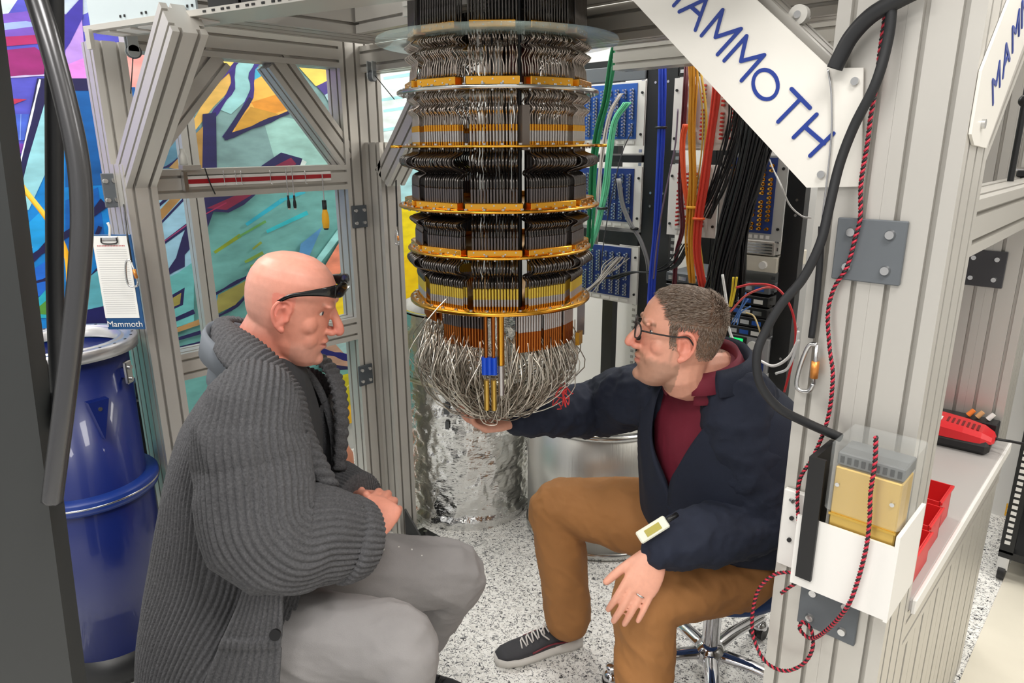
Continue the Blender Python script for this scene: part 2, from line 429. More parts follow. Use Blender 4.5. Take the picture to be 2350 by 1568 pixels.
beam('beam', (-2.345, .835, 1.535), (-2.345, 1.54, 1.535), X3)
beam('beam', (-2.345, .835, .945), (-2.345, 1.54, .945), X3)
beam('beam', (-2.30, 1.675, 1.955), (-.25, 1.675, 1.955), Y3)
beam('beam', (-2.30, LY+.02, 2.15), (-.25, LY+.02, 2.15), Y3)
beam('brace', (-2.21, 1.672, 1.53), (-1.86, 1.672, 1.93), Y3, W=.084)
for xx in (-2.15, -.55):                                             # deck beams overhead
    beam('beam', (xx, .85, 2.09), (xx, 1.625, 2.09), X3, W=.18, Hh=.18, nw=3, nh=3)
beam('beam', (-2.05, 1.535, 2.09), (-.65, 1.535, 2.09), Y3, W=.18, Hh=.18, nw=3, nh=3)
MB().ab(-2.28, -.3, .85, 1.62, 2.45, 2.46).build('deck_plate', M_DGREY, CAGE)
# thin steel conduit behind the left panel
q = onx(450, 500, -2.93); tag(ext(MB(), (q.x, q.y, 0), (q.x, q.y, 1.93), X3, W=.06, Hh=.06, nw=1, nh=1, sw=.006).build('slim_post', M_ALU), 'slim aluminium post standing alone in front of the mural', 'post')
# ================================================================== dilution refrigerator
CX, CY = at(1148, 680, 1.9).x, at(1148, 680, 1.9).y
def zc(py): return at(1148, py, 1.9).z
FR = thing('dilution_refrigerator', (CX, CY, .92), 'gold plated dilution refrigerator hanging from the frame like a chandelier', 'refrigerator')
def pol(phi, r, z):
    """phi from the side nearest the seated men, positive toward the racks"""
    a = math.radians(phi); d = -FW*math.cos(a) + RT*math.sin(a)
    return V((CX, CY, z)) + d*r
def tdir(phi): a = math.radians(phi); return FW*math.sin(a) + RT*math.cos(a)
def rdir(phi): a = math.radians(phi); return -FW*math.cos(a) + RT*math.sin(a)
M_COAXD = mat('dark_coax', (98, 94, 92), .26, .9)
M_COAXS = mat('steel_coax', (176, 166, 158), .3, 1)
M_WIRE = mat('silver_coax', (226, 220, 208), .28, .9)
M_WIRE2 = mat('dull_coax', (150, 140, 128), .35, .9)
M_CLEAR = mat('acrylic_edge', (200, 222, 216), .06, alpha=.32)
M_ALUP = mat('polished_aluminium', (205, 205, 202), .2, 1)
ZA, ZB, ZCc, ZD, ZE, ZF = zc(104), zc(220), zc(338), zc(470), zc(565), zc(680)
def plate(name, z, r, th, m, holes=True, label=None):
    mb = MB(); mb.lathe([(0, th), (r-.002, th), (r, th-.002), (r, .002), (r-.002, 0), (0, 0)], (CX, CY, z), 96)
    o = mb.build(name, m, FR)
    if label: o['label'] = label
    if holes:
        b = MB()
        for i in range(36):
            p = pol(i*10+3, r-.012, z+th); b.cyl(p, p+Z3*.004, .0045, seg=8)
            p = pol(i*10+8, r-.012, z); b.cyl(p - Z3*.004, p, .003, seg=6)
        q = b.build('plate_screws', M_STEEL, o); q['kind'] = 'stuff'
    return o
mb = MB(); mb.lathe([(.19, .010), (.303, .010), (.305, .006), (.303, 0), (.19, 0), (.19, .01)], (CX, CY, ZA), 96)
pa = mb.build('ring_plate', M_CLEAR, FR); pa['label'] = 'clear acrylic ring'
plate('stage_plate', ZB, .258, .009, M_ALUP, label='bare aluminium plate')
plate('stage_plate', ZCc, .252, .006, M_GOLD, label='thin gold plate')
for k in range(2):                                                    # slender tabs at the ends of the thin plate
    ph = (-92, 92)[k]; p = pol(ph, .25, ZCc+.003); q = pol(ph, .285, ZCc+.003)
    MB().tube([p, q], .004, 8).build('tab', M_GOLD, FR)
plate('stage_plate', ZD, .266, .007, M_GOLD)
plate('stage_plate', ZE, .247, .007, M_GOLD)
plate('stage_plate', ZF, .247, .010, M_GOLD)
COLS = [i*36-2 for i in range(10)]
def bundle(name, ph, prof, zt, zb, m, n=15, pitch=.0076, r=.0026, rows=(0, -.016), jit=.0016, seg=5, thick=None):
    """a row of parallel coax lines; prof: list of (s, radial offset)"""
    mb = MB(); R0 = .216
    for row in rows:
        for i in range(n):
            off = (i-(n-1)/2)*pitch; ja = random.uniform(-jit, jit); pts = []; sh = random.uniform(-.012, .012)
            for s_, d in prof:
                z = zt + (zb-zt)*min(1, max(0, s_ + (sh if 0 < s_ < 1 else 0)))
                pts.append(pol(ph, R0+row+d*(1+ja*30), z) + tdir(ph)*(off+ja*math.sin(s_*9)))
            mb.tube(crom(pts, 3), r, seg)
    o = mb.build(name, m, FR); o['kind'] = 'stuff'; return o
def rods(name, ph, segs, z0, n=15, pitch=.0076, rows=(0, -.016), R0=.216):
    """short cylinders standing in a row, one colour per height"""
    mb = MB(); mats = []
    for row in rows:
        for i in range(n):
            z = z0; b = pol(ph, R0+row, 0) + tdir(ph)*((i-(n-1)/2)*pitch)
            for k, (h, r, m) in enumerate(segs):
                if m not in mats: mats.append(m)
                mb.cur = mats.index(m); mb.cyl((b.x, b.y, z), (b.x, b.y, z+h), r, seg=7); z += h
    o = mb.build(name, mats, FR); o['kind'] = 'stuff'; return o
def block(name, ph, z, w, d, h, m, R0=.205, bolts=True):
    R = Matrix((tdir(ph), rdir(ph), Z3)).transposed(); p = pol(ph, R0, z+h/2)
    o = MB().box(p, (w, d, h), R, bev=.0015).build(name, m, FR)
    if bolts:
        b = MB()
        for i in range(5):
            q = p + tdir(ph)*((i-2)*w/5.2) + rdir(ph)*(d/2) + Z3*h*.15*(-1)**i; b.cyl(q, q+rdir(ph)*.0012, .0020, seg=8)
        k = b.build('block_screws', M_STEEL, o); k['kind'] = 'stuff'
    return o
M_SILV = mat('silver_barrel', (196, 192, 190), .3, .9); M_YB = mat('yellow_brass_cap', (222, 196, 84), .35, .8)
M_DKB = mat('dark_barrel', (112, 106, 106), .32, .85)
random.seed(3)
for ph in COLS:
    front = abs(ph) < 115 or ph > 245
    # above the acrylic ring
    bundle('coax_bundle', ph, [(0, .01), (.2, .02), (.35, -.005), (.5, .03), (.62, .0), (1, 0)], ZA+.35, ZA+.022, M_COAXD, rows=(0, -.02), r=.0024, jit=.003)
    block('mounting_block', ph, ZA+.01, .104, .03, .016, M_GOLD)
    bundle('coax_bundle', ph, [(0, .0), (.12, .012), (.24, -.008), (.38, .012), (.55, -.004), (.75, 0), (1, .002)], ZA, ZB+.032, M_COAXS, rows=(0, -.03), r=.0017, jit=.004)
    block('mounting_block', ph, ZB+.009, .122, .03, .020, M_GOLD, R0=.216)
    bundle('coax_bundle', ph, [(0, 0), (.15, .012), (.33, -.004), (.5, .012), (.66, 0), (1, 0)], ZB, ZCc+.046, M_COAXS, rows=(0, -.03), r=.0017, jit=.004)
    rods('attenuator_row', ph, [(.008, .0024, M_GOLD), (.024, .0026, M_SILV), (.014, .0030, M_GOLD)], ZCc+.006)
    bundle('coax_bundle', ph, [(0, .002), (.14, .004), (.25, .034), (.42, .034), (.53, .002), (.63, -.014), (.74, .004), (1, .006)], ZCc, ZD+.052, M_COAXD, r=.0027)
    rods('connector_row', ph, [(.034, .0030, M_DKB)], ZD+.020, R0=.222)
    block('mounting_block', ph, ZD+.007, .136, .026, .016, M_GOLD, R0=.230)
    bundle('coax_bundle', ph, [(0, .0), (.14, -.002), (.3, -.022), (.46, .014), (.6, .014), (.75, .0), (1, .002)], ZD, ZE+.05, M_COAXD, r=.0027)
    rods('connector_row', ph, [(.030, .0030, M_DKB)], ZE+.020, R0=.218)
    block('mounting_block', ph, ZE+.007, .132, .024, .015, M_GOLD, R0=.220)
    bundle('coax_bundle', ph, [(0, .004), (.12, .010), (.25, .026), (.45, .022), (.62, -.014), (.78, .002), (1, .0)], ZE, ZF+.062, M_COAXD, r=.0027, jit=.002)
    rods('attenuator_row', ph, [(.010, .0026, M_GOLD), (.018, .0030, M_SILV), (.026, .0031, M_YB)], ZF+.010)
# core hardware seen between the columns
for (dx, dy, r, z0, z1, m) in ((0, 0, .028, ZF, ZA+.4, M_BLACK), (.07, .05, .018, ZE, ZA+.4, M_COAXD), (-.06, .06, .02, ZE, ZA+.4, M_BLACK), (.06, -.06, .012, ZF, ZA, M_ALUP)):
    MB().cyl((CX+dx, CY+dy, z0), (CX+dx, CY+dy, z1), r, seg=20).build('core_tube', m, FR)
p = pol(70, .07, 0); MB().lathe([(.0, 0), (.03, .004), (.038, .03), (.038, .1), (0, .1)], (p.x, p.y, ZA-.105), 32).build('pulse_tube_head', mat('dark_red_head', (84, 24, 22), .35, .4), FR)
MB().cyl(pol(14, .10, ZA+.02), pol(14, .10, ZA+.42), .044, seg=24).build('bellows_core', M_BLACK, FR)
mb = MB()
for i in range(15): mb.lathe([(.040, 0), (.050, .004), (.040, .008)], pol(14, .10, ZA+.06+i*.012), 32)
mb.build('bellows', M_RUB, FR)
# vertical struts between the plates
for i, ph in enumerate((18, 162, 234, 306)):
    b = pol(ph, .17, 0); MB().cyl((b.x, b.y, ZF), (b.x, b.y, ZA+.35), .006, seg=12).build('strut', M_BLKMET, FR)
MB().box(pol(17, .215, (ZB+ZCc)/2-.02), (.018, .03, .10), Matrix((tdir(17), rdir(17), Z3)).transposed()).build('thermal_link', mat('grey_link', (112, 104, 98), .4, .6), FR)
# ------------------------------------------------------------------ below the lowest plate
random.seed(11)
def hang(name, ph, segs, n, pitch, R0, rows=(0, -.016)):
    tot = sum(s_[0] for s_ in segs); return rods(name, ph, segs[::-1], ZF-tot, n, pitch, rows, R0)
M_COP = M_COPPER
for ph in (-74, -62): hang('circulator_row', ph, [(.040, .0042, M_COP)], 7, .009, .205)
for ph, n in ((22, 9), (42, 9), (62, 8)): hang('isolator_row', ph, [(.052, .0036, M_SILV), (.052, .0042, M_COP)], n, .0072, .205)
for ph in (-40, -20, 84, 104, 150, 190, 230): hang('isolator_row', ph, [(.045, .0034, M_DKB), (.05, .004, M_COP)], 8, .008, .19)
q = pol(1, .235, 0); mb = MB(); mb.cyl((q.x, q.y, ZF-.125), (q.x, q.y, ZF), .009, seg=14); mb.build('cold_finger', M_GOLD, FR)
mb = MB(); mb.cyl((q.x, q.y, ZF-.205), (q.x, q.y, ZF-.127), .008, seg=14); mb.build('filter_barrel', M_SILV, FR)
for k in range(3):
    q = pol(-9 + k*3, .238, 0); MB().cyl((q.x, q.y, ZF-.15), (q.x, q.y, ZF-.105), .0075, seg=12).build('blue_filter', mat('blue_filter', (28, 78, 200), .35, .3), FR)
for k in range(2):
    q = pol(-8 + k*4.5, .238, 0); MB().cyl((q.x, q.y, ZF-.245), (q.x, q.y, ZF-.165), .007, seg=12).build('brass_filter', M_BRASS, FR)
    MB().cyl((q.x, q.y, ZF-.105), (q.x, q.y, ZF), .005, seg=10).build('filter_stem', M_COP, FR)
MB().box(pol(80, .225, ZF-.05), (.01, .02, .10), Matrix((tdir(80), rdir(80), Z3)).transposed()).build('side_box', M_DKB, FR)
MB().box(pol(66, .232, ZF-.095), (.03, .01, .035), Matrix((tdir(66), rdir(66), Z3)).transposed()).build('gold_switch', M_GOLD, FR)
def loops(name, N, pa_, pb_, zbot, rr, r=.0016, zt=(-.11, -.06)):
    mb = MB()
    for i in range(N):
        a = random.uniform(*pa_); b = random.uniform(*pb_); ra = random.uniform(*rr); rb = random.uniform(*rr)
        p0 = pol(a, ra*.93, ZF+random.uniform(*zt)); p4 = pol(b, rb*.93, ZF+random.uniform(*zt)); zb = random.uniform(*zbot)
        j1, j2 = random.uniform(.88, 1.12), random.uniform(.88, 1.12); k1, k2 = random.uniform(.38, .62), random.uniform(.38, .62); p1 = pol(a+random.uniform(-12, 12), ra*j1, p0.z*k1+zb*(1-k1)); p3 = pol(b+random.uniform(-12, 12), rb*j2, p4.z*k2+zb*(1-k2))
        m_ = (p0+p4)*.5; c_ = V((CX, CY, 0)) - FW*random.uniform(.02, .15) + RT*random.uniform(-.05, .03); m_ = V((m_.x*.45+c_.x*.55, m_.y*.45+c_.y*.55, zb))
        pm1 = p1.lerp(m_, .55); pm1.z = zb + (p1.z-zb)*.16; pm3 = p3.lerp(m_, .55); pm3.z = zb + (p3.z-zb)*.16; pm1 += V((random.uniform(-.025, .025), random.uniform(-.025, .025), 0)); pm3 += V((random.uniform(-.025, .025), random.uniform(-.025, .025), 0))
        mb.cur = i % 3 == 0; mb.tube(crom([p0, p1, pm1, m_, pm3, p3, p4], 4), r, 5)
    o = mb.build(name, [M_WIRE, M_WIRE2], FR); o['kind'] = 'stuff'; return o
loops('wire_harness', 95, (10, 95), (-100, -25), (.925, 1.0), (.17, .225))
loops('wire_harness', 40, (-70, -35), (-120, -70), (.93, 1.04), (.20, .235))
loops('wire_harness', 34, (40, 150), (-150, -60), (.94, 1.04), (.17, .225))
loops('wire_harness', 26, (-40, -10), (-110, -60), (.95, 1.05), (.19, .225))
loops('wire_harness', 22, (5, 40), (30, 90), (.94, 1.0), (.19, .22))
loops('wire_harness', 16, (-20, 25), (-60, 60), (.92, .95), (.17, .22))
mb = MB(); 
for i in range(14):
    p = pol(58+random.uniform(-7, 7), .2, ZF-.245+random.uniform(-.03, .03)); mb.tube(crom([p, p+V((random.uniform(-.02, .02), random.uniform(-.02, .02), -.02)), p+V((random.uniform(-.03, .03), random.uniform(-.03, .03), -.01))], 4), .0016, 5)
o = mb.build('red_wires', mat('red_wire', (222, 60, 62), .4), FR); o['kind'] = 'stuff'
mb = MB(); mb.tube(crom([at(1028, 682, 1.66), at(1000, 712, 1.65), at(975, 742, 1.64)], 4), .0016, 6); mb.build('loose_wire', M_WIRE, FR)
# ================================================================== equipment racks
RY = 2.83
def rack(label, x0, x1, ztop=2.03):
    t = thing('equipment_rack', ((x0+x1)/2, RY+.3, 0), label, 'rack')
    for xa in (x0, x1-.075):
        for ya in (RY, RY+.55):
            MB().ab(xa, xa+.075, ya, ya+.05, .03, ztop).build('upright', M_BLKMET, t)
    for z in (.03, ztop-.10):
        MB().ab(x0+.075, x1-.075, RY+.004, RY+.03, z, z+.09).build('cross_rail', M_BLKMET, t)
        for xa in (x0, x1-.05): MB().ab(xa, xa+.05, RY+.05, RY+.55, z, z+.06).build('side_rail', M_BLKMET, t)
    h = MB()
    for xa in (x0+.095, x1-.095):
        for i in range(60):
            z = .2 + i*.03; h.ab(xa-.008, xa+.008, RY-.002, RY+.0, z, z+.014)
    for xa in (x0+.03, x1-.03):
        for i in (0, 1, 9, 10, 20, 21): h.cyl((xa, RY-.003, ztop-.06-i*.06), (xa, RY+.002, ztop-.06-i*.06), .006, seg=8)
    o = h.build('rail_holes', M_STEEL, t); o['kind'] = 'stuff'
    for xa in (x0+.04, x1-.04):
        for ya in (RY+.02, RY+.55): MB().cyl((xa, ya, 0), (xa, ya, .03), .025).build('foot', M_BLACK, t)
    return t
RK1 = rack('black open equipment rack with three blue connector panels behind the refrigerator', -2.43, -1.752)
RK2 = rack('black open equipment rack full of coloured cables and instruments behind the navy jacket', -1.748, -1.075)
M_NAVY = mat('navy_board', (24, 52, 120), .4); M_BLUEB = mat('blue_board', (32, 84, 168), .4)
M_CONN = mat('nickel_connector', (176, 186, 200), .25, .9)
def patch(rackobj, label, x0, x1, z0, z1, board, nx, nz, conn=M_CONN, ear=M_WHITE, cr=.0075):
    t = thing('connector_panel', ((x0+x1)/2, RY-.02, z0), label, 'panel')
    MB().ab(x0, x1, RY-.012, RY-.002, z0, z1).build('face_plate', ear, t)
    bx0, bx1 = x0+.04, x1-.04
    MB().ab(bx0, bx1, RY-.016, RY-.012, z0+.03, z1-.008).build('board', board, t)
    c = MB(); d = MB()
    for i in range(nx):
        for k in range(nz):
            x = bx0 + (i+.5)*(bx1-bx0)/nx; z = z0+.04 + (k+.5)*(z1-z0-.07)/nz
            if (i*7+k*3) % 11 == 5: continue
            d.cyl((x, RY-.016, z), (x, RY-.022, z), cr, seg=8); c.cyl((x, RY-.022, z), (x, RY-.04, z), cr*.62, seg=8)
    for m_, b_, n_ in ((conn, c, 'connector_grid'), (M_STEEL if conn is not M_GOLD else M_GOLD, d, 'connector_nuts')):
        o = b_.build(n_, m_, t); o['kind'] = 'stuff'
    l = MB()
    for i in range(8): l.ab(bx0+.005+i*(bx1-bx0)/8, bx0-.005+(i+1)*(bx1-bx0)/8, RY-.0175, RY-.016, z0+.008, z0+.022)
    o = l.build('label_strip', M_WHITE, t); o['kind'] = 'stuff'
    s_ = MB()
    for xx in (x0+.014, x1-.014):
        for zz in (z0+.05, z1-.05): s_.cyl((xx, RY-.012, zz), (xx, RY-.017, zz), .006, seg=8)
    o = s_.build('ear_screws', M_BLACK, t); o['kind'] = 'stuff'
    return t
patch(RK1, 'bright blue connector panel with white ears, uppermost of the three in its rack', -2.355, -1.827, 1.64, 1.92, M_BLUEB, 11, 14)
patch(RK1, 'dark blue connector panel, middle one of the three in its rack', -2.355, -1.827, 1.26, 1.545, M_NAVY, 11, 14)
patch(RK1, 'dark blue connector panel, lowest of the three in its rack', -2.355, -1.827, .895, 1.175, M_NAVY, 11, 14)
def unit(name, label, cat, x0, x1, z0, z1, m, depth=.3):
    t = thing(name, ((x0+x1)/2, RY+.1, z0), label, cat)
    MB().ab(x0, x1, RY-.014, RY+depth, z0, z1, bev=.003).build('case', m, t); return t
unit('blank_panel', 'charcoal blanking panel at the top of the rack', 'panel', -2.353, -1.829, 1.925, 1.99, M_DGREY, depth=-.001)
unit('rack_shelf', 'black cable shelf between two dark blue connector panels', 'shelf', -2.35, -1.83, 1.18, 1.245, M_BLKMET)
unit('rack_shelf', 'black cable shelf under the bright blue connector panel', 'shelf', -2.35, -1.83, 1.565, 1.60, M_BLKMET)
# second rack
M_REDC = mat('red_connector', (190, 40, 36), .4)
patch(RK2, 'white panel with rows of red connectors beside the orange cables', -1.68, -1.15, 1.62, 1.92, M_WHITE, 10, 14, conn=M_REDC)
patch(RK2, 'white panel with red connectors half hidden by yellow cables', -1.68, -1.44, 1.25, 1.56, M_WHITE, 4, 13, conn=M_REDC)
patch(RK2, 'navy panel with a column of gold connectors under the sign', -1.43, -1.152, 1.26, 1.60, M_NAVY, 6, 15, conn=M_GOLD, ear=mat('grey_ear', (176, 176, 174), .4))
t = unit('lab_instrument', 'beige rack instrument below the gold connectors', 'instrument', -1.42, -1.155, 1.13, 1.195, mat('beige_case', (206, 200, 186), .45))
for k, xx in enumerate((-1.35, -1.30, -1.21)): MB().cyl((xx, RY-.014, 1.16), (xx, RY-.03, 1.16), (.006, .006, .016)[k], seg=14).build('knob', (M_BLKMET, M_BLKMET, M_WHITE)[k], t)
t = unit('lab_instrument', 'silver ribbed amplifier above the beige instrument', 'instrument', -1.41, -1.17, 1.20, 1.255, mat('silver_case', (190, 186, 180), .3, .5))
for k in range(4): MB().ab(-1.40, -1.18, RY-.017, RY-.0135, 1.207+k*.012, 1.212+k*.012).build('fin', M_ALUP, t)
zs = [1.075, 1.02, .97, .925, .88]
for k, z in enumerate(zs[:5]):
    lab = ['grey slim network unit at the top of the stack of slim units', 'dark slim network unit, second from the top of its stack', 'dark slim network unit in the middle of its stack', 'dark slim network unit, fourth from the top of its stack', 'dark slim network unit at the bottom of its stack'][k]
    t = unit('network_unit', lab, 'network unit', -1.67, -1.175, z-.038, z+.004, M_DGREY if k == 0 else M_BLKMET)
    for q in range(9):
        MB().ab(-1.655+q*.052, -1.615+q*.052, RY-.016, RY-.0135, z-.028, z-.010).build('port_block', (M_WHITE, M_STEEL, M_BLUEB)[(q+k) % 3 if q > 5 else 1], t)
t = unit('lab_instrument', 'black power supply with a green glowing display beside the navy collar', 'instrument', -1.67, -1.155, .69, .845, mat('grey_front', (150, 150, 152), .45))
MB().ab(-1.36, -1.255, RY-.018, RY-.0135, .79, .838).build('bezel', M_BLACK, t)
MB().ab(-1.345, -1.27, RY-.0195, RY-.018, .80, .83).build('display', mat('green_display', (20, 214, 110), .3, emit=.9), t)
MB().cyl((-1.225, RY-.014, .81), (-1.225, RY-.03, .81), .018, seg=20).build('knob', M_WHITE, t)
MB().ab(-1.37, -1.17, RY-.016, RY-.0135, .70, .745).build('label_plate', M_NAVY, t)
for k, xx in enumerate((-1.30, -1.25, -1.19)): MB().cyl((xx, RY-.014, .765), (xx, RY-.028, .765), .007, seg=10).build('terminal', (M_RED, M_BLACK, M_RED)[k], t)
# ------------------------------------------------------------------ cables in front of the racks
def mcab(name, col, rough=.4): return mat(name, col, rough)
def bundle_px(name, label, col, path, n, spread, r, plane=2.66, ties=(), tiecol=None, seed=1, jitter=.25, dplane=0):
    rnd = random.Random(seed); t = thing(name, ony(*path[-1], plane), label, 'cable bundle')
    P = [ony(px, py, plane + dplane*i) for i, (px, py) in enumerate(path)]; mb = MB()
    for k in range(n):
        a = rnd.uniform(0, 6.28); q = spread*math.sqrt(rnd.random()); ox, oy = math.cos(a)*q, math.sin(a)*q*.6
        pts = [p + V((ox*(1+rnd.uniform(-jitter, jitter)), oy, 0)) for p in P]
        mb.tube(crom(pts, 5), r, 6)
    o = mb.build('cable_strands', mcab(name+'_jacket_%d_%d_%d' % col, col), t); o['kind'] = 'stuff'
    for px, py in ties:
        c_ = ony(px, py, plane); b_ = MB()
        ring = [c_ + V((math.cos(i*.524)*(spread+r*1.3), math.sin(i*.524)*(spread*.6+r*1.3), 0)) for i in range(12)]
        b_.tube(ring, .006, 6, closed=True); b_.build('tie', mat('tie_%d' % (tiecol or (10,))[0], tiecol or (14, 14, 14), .4), t)
    return t
bundle_px('blue_cable_bundle', 'thick royal blue cable bundle hanging down the rack upright', (26, 62, 190), [(1518, 80), (1519, 200), (1518, 300), (1512, 420), (1505, 540), (1496, 640), (1490, 760)], 9, .014, .0062, ties=((1517, 293),))
bundle_px('green_cable_bundle', 'dark green ribbon of cables falling beside the gold plates', (28, 132, 84), [(1412, 100), (1404, 140), (1390, 230), (1372, 300), (1362, 380), (1358, 470), (1352, 570)], 10, .016, .004, plane=2.45, seed=2)
bundle_px('mint_cable_bundle', 'pale mint green cable bundle tied with a black strap', (108, 206, 160), [(1440, 235), (1412, 280), (1400, 360), (1392, 430), (1382, 480), (1366, 540), (1340, 600)], 12, .017, .0036, plane=2.6, ties=((1382, 478),), seed=3, jitter=.5)
bundle_px('silver_cable_bundle', 'fan of thin silver grey cables from the bright blue panel', (176, 170, 164), [(1425, 215), (1400, 260), (1384, 330), (1376, 400), (1372, 470), (1366, 560)], 9, .012, .003, plane=2.79, seed=4, jitter=.6, dplane=-.03)
bundle_px('grey_cable_bundle', 'grey cable bundle tied with a black strap, slanting behind the blue bundle', (130, 130, 132), [(1420, 410), (1430, 470), (1448, 515), (1470, 550), (1486, 600), (1490, 650)], 6, .010, .0042, plane=2.72, ties=((1456, 525),), seed=5)
bundle_px('orange_cable_bundle', 'orange cable bundle beside the red connectors', (236, 92, 48), [(1573, 285), (1566, 330), (1570, 420), (1580, 480), (1590, 560), (1606, 640)], 6, .010, .0045, plane=2.72, seed=6)
bundle_px('amber_cable_bundle', 'amber yellow cable bundle gathered by a yellow tie', (206, 142, 34), [(1592, 50), (1590, 120), (1590, 200), (1588, 300), (1590, 400), (1588, 475), (1584, 560), (1588, 650)], 11, .015, .0046, plane=2.68, ties=((1588, 476),), tiecol=(240, 176, 40), seed=7, jitter=.5)
bundle_px('yellow_cable_bundle', 'pale yellow cables looping just beside the amber bundle', (216, 180, 74), [(1604, 160), (1616, 260), (1612, 360), (1596, 470), (1600, 540), (1612, 640)], 4, .012, .003, plane=2.7, seed=8)
bundle_px('red_cable_bundle', 'thick red orange cable bundle gathered by an orange tie', (208, 54, 34), [(1664, 60), (1650, 160), (1640, 240), (1628, 330), (1616, 420), (1604, 500), (1600, 580), (1612, 660)], 12, .016, .0048, plane=2.66, ties=((1603, 502),), tiecol=(236, 90, 30), seed=9)
bundle_px('black_cable_bundle', 'wide bundle of many black cables hanging in the middle of the rack', (14, 14, 17), [(1790, 60), (1768, 170), (1745, 270), (1716, 400), (1684, 520), (1658, 620), (1648, 700), (1646, 800), (1652, 900)], 60, .052, .0048, plane=2.58, seed=10, jitter=.4)
bundle_px('black_cable_bundle', 'second black cable bundle falling to the right beside the gold connectors', (16, 16, 18), [(1815, 80), (1790, 200), (1765, 300), (1724, 430), (1700, 540), (1692, 640), (1690, 690)], 26, .030, .0045, plane=2.62, seed=12, jitter=.4)
bundle_px('black_cable_bundle', 'thin black cables slanting under the sign beside the red bundle', (30, 32, 34), [(1716, 80), (1700, 200), (1690, 280), (1668, 360), (1640, 440), (1612, 500)], 20, .04, .003, plane=2.7, seed=13, jitter=.6)
bundle_px('maroon_cable_bundle', 'maroon cables curving down the left side of the cabled rack', (92, 26, 40), [(1575, 150), (1560, 420), (1566, 520), (1552, 580), (1546, 660)], 5, .012, .0036, plane=2.74, seed=14)
bundle_px('dark_cable_bundle', 'slack black cables looping across from the blue bundle to the red connectors', (32, 34, 36), [(1400, 640), (1450, 625), (1500, 625), (1545, 610), (1575, 560)], 12, .022, .003, plane=2.70, seed=15, jitter=.9)
bundle_px('steel_cable_bundle', 'fan of bare silver cables spreading from the lowest gold plate to the blue panel', (170, 164, 156), [(1350, 668), (1380, 640), (1402, 612), (1425, 590)], 16, .03, .0024, plane=2.6, seed=16, jitter=1.2, dplane=.064)
def cable(name, label, col, pts, r=.004, cat='cable', mat_=None):
    mb = MB(); mb.tube(crom(pts, 8), r, 8); return tag(mb.build(name, mat_ or mcab('cable_%d_%d_%d' % col, col)), label, cat)
def cpx(path, plane): return [ony(px, py, plane) for px, py in path]
cable('cable', 'single mauve grey cable running down beside the royal blue bundle', (112, 96, 116), cpx([(1556, 250), (1550, 330), (1536, 400), (1520, 480), (1508, 560), (1500, 640)], 2.63), .0035)
cable('cable', 'thin dark grey cable drooping between two blue panels', (70, 70, 74), cpx([(1450, 300), (1425, 360), (1400, 470), (1385, 560), (1378, 640)], 2.74), .0025)
cable('cable', 'white cable curving past the green display', (226, 226, 224), cpx([(1658, 630), (1668, 700), (1672, 750), (1690, 790), (1735, 815)], 2.5), .0055)
cable('cable', 'white loop of cable below the hanging red wire', (228, 226, 224), cpx([(1740, 826), (1775, 840), (1810, 820), (1832, 780)], 2.3), .005)
cable('cable', 'second white cable trailing below the white loop', (220, 220, 220), cpx([(1780, 858), (1808, 845), (1826, 800), (1832, 760)], 2.3), .0045)
cable('cable', 'red cable arching out from the slim network units', (196, 44, 48), cpx([(1690, 660), (1730, 652), (1780, 660), (1812, 700), (1826, 760), (1818, 830), (1800, 900)], 2.45), .0045)
cable('cable', 'salmon red cable under the red arch', (214, 90, 84), cpx([(1676, 716), (1710, 680), (1750, 662), (1775, 660)], 2.5), .004)
cable('cable', 'tan cable arching to the power supply knob', (214, 190, 136), cpx([(1712, 718), (1730, 726), (1742, 755)], 2.7) + [ony(1744, 765, 2.818)], .0035)
for k, (a, lab) in enumerate(((0, 'pale blue patch cable, leftmost of three slanting to the navy collar'), (12, 'pale blue patch cable, middle of three slanting to the navy collar'), (26, 'pale blue patch cable, rightmost of three slanting to the navy collar'))):
    cable('patch_cable', lab, (96, 142, 214), cpx([(1712+a*.4, 672+a*1.2), (1700, 705+a*.5), (1676+a*.6, 746)], 2.6), .003)
for k, lab in enumerate(('yellow patch cable, left one of the pair beside the black cables', 'yellow patch cable, right one of the pair beside the black cables')):
    cable('patch_cable', lab, (226, 198, 50), cpx([(1683+k*8, 636), (1680+k*6, 670), (1674+k*4, 704)], 2.55), .0045)
cable('cable', 'thin white cable hanging across the right rack upright', (190, 188, 186), [ony(1766, 366, 2.815), ony(1775, 390, 2.6)] + cpx([(1790, 420), (1812, 470), (1840, 496), (1862, 500)], 2.3), .003)
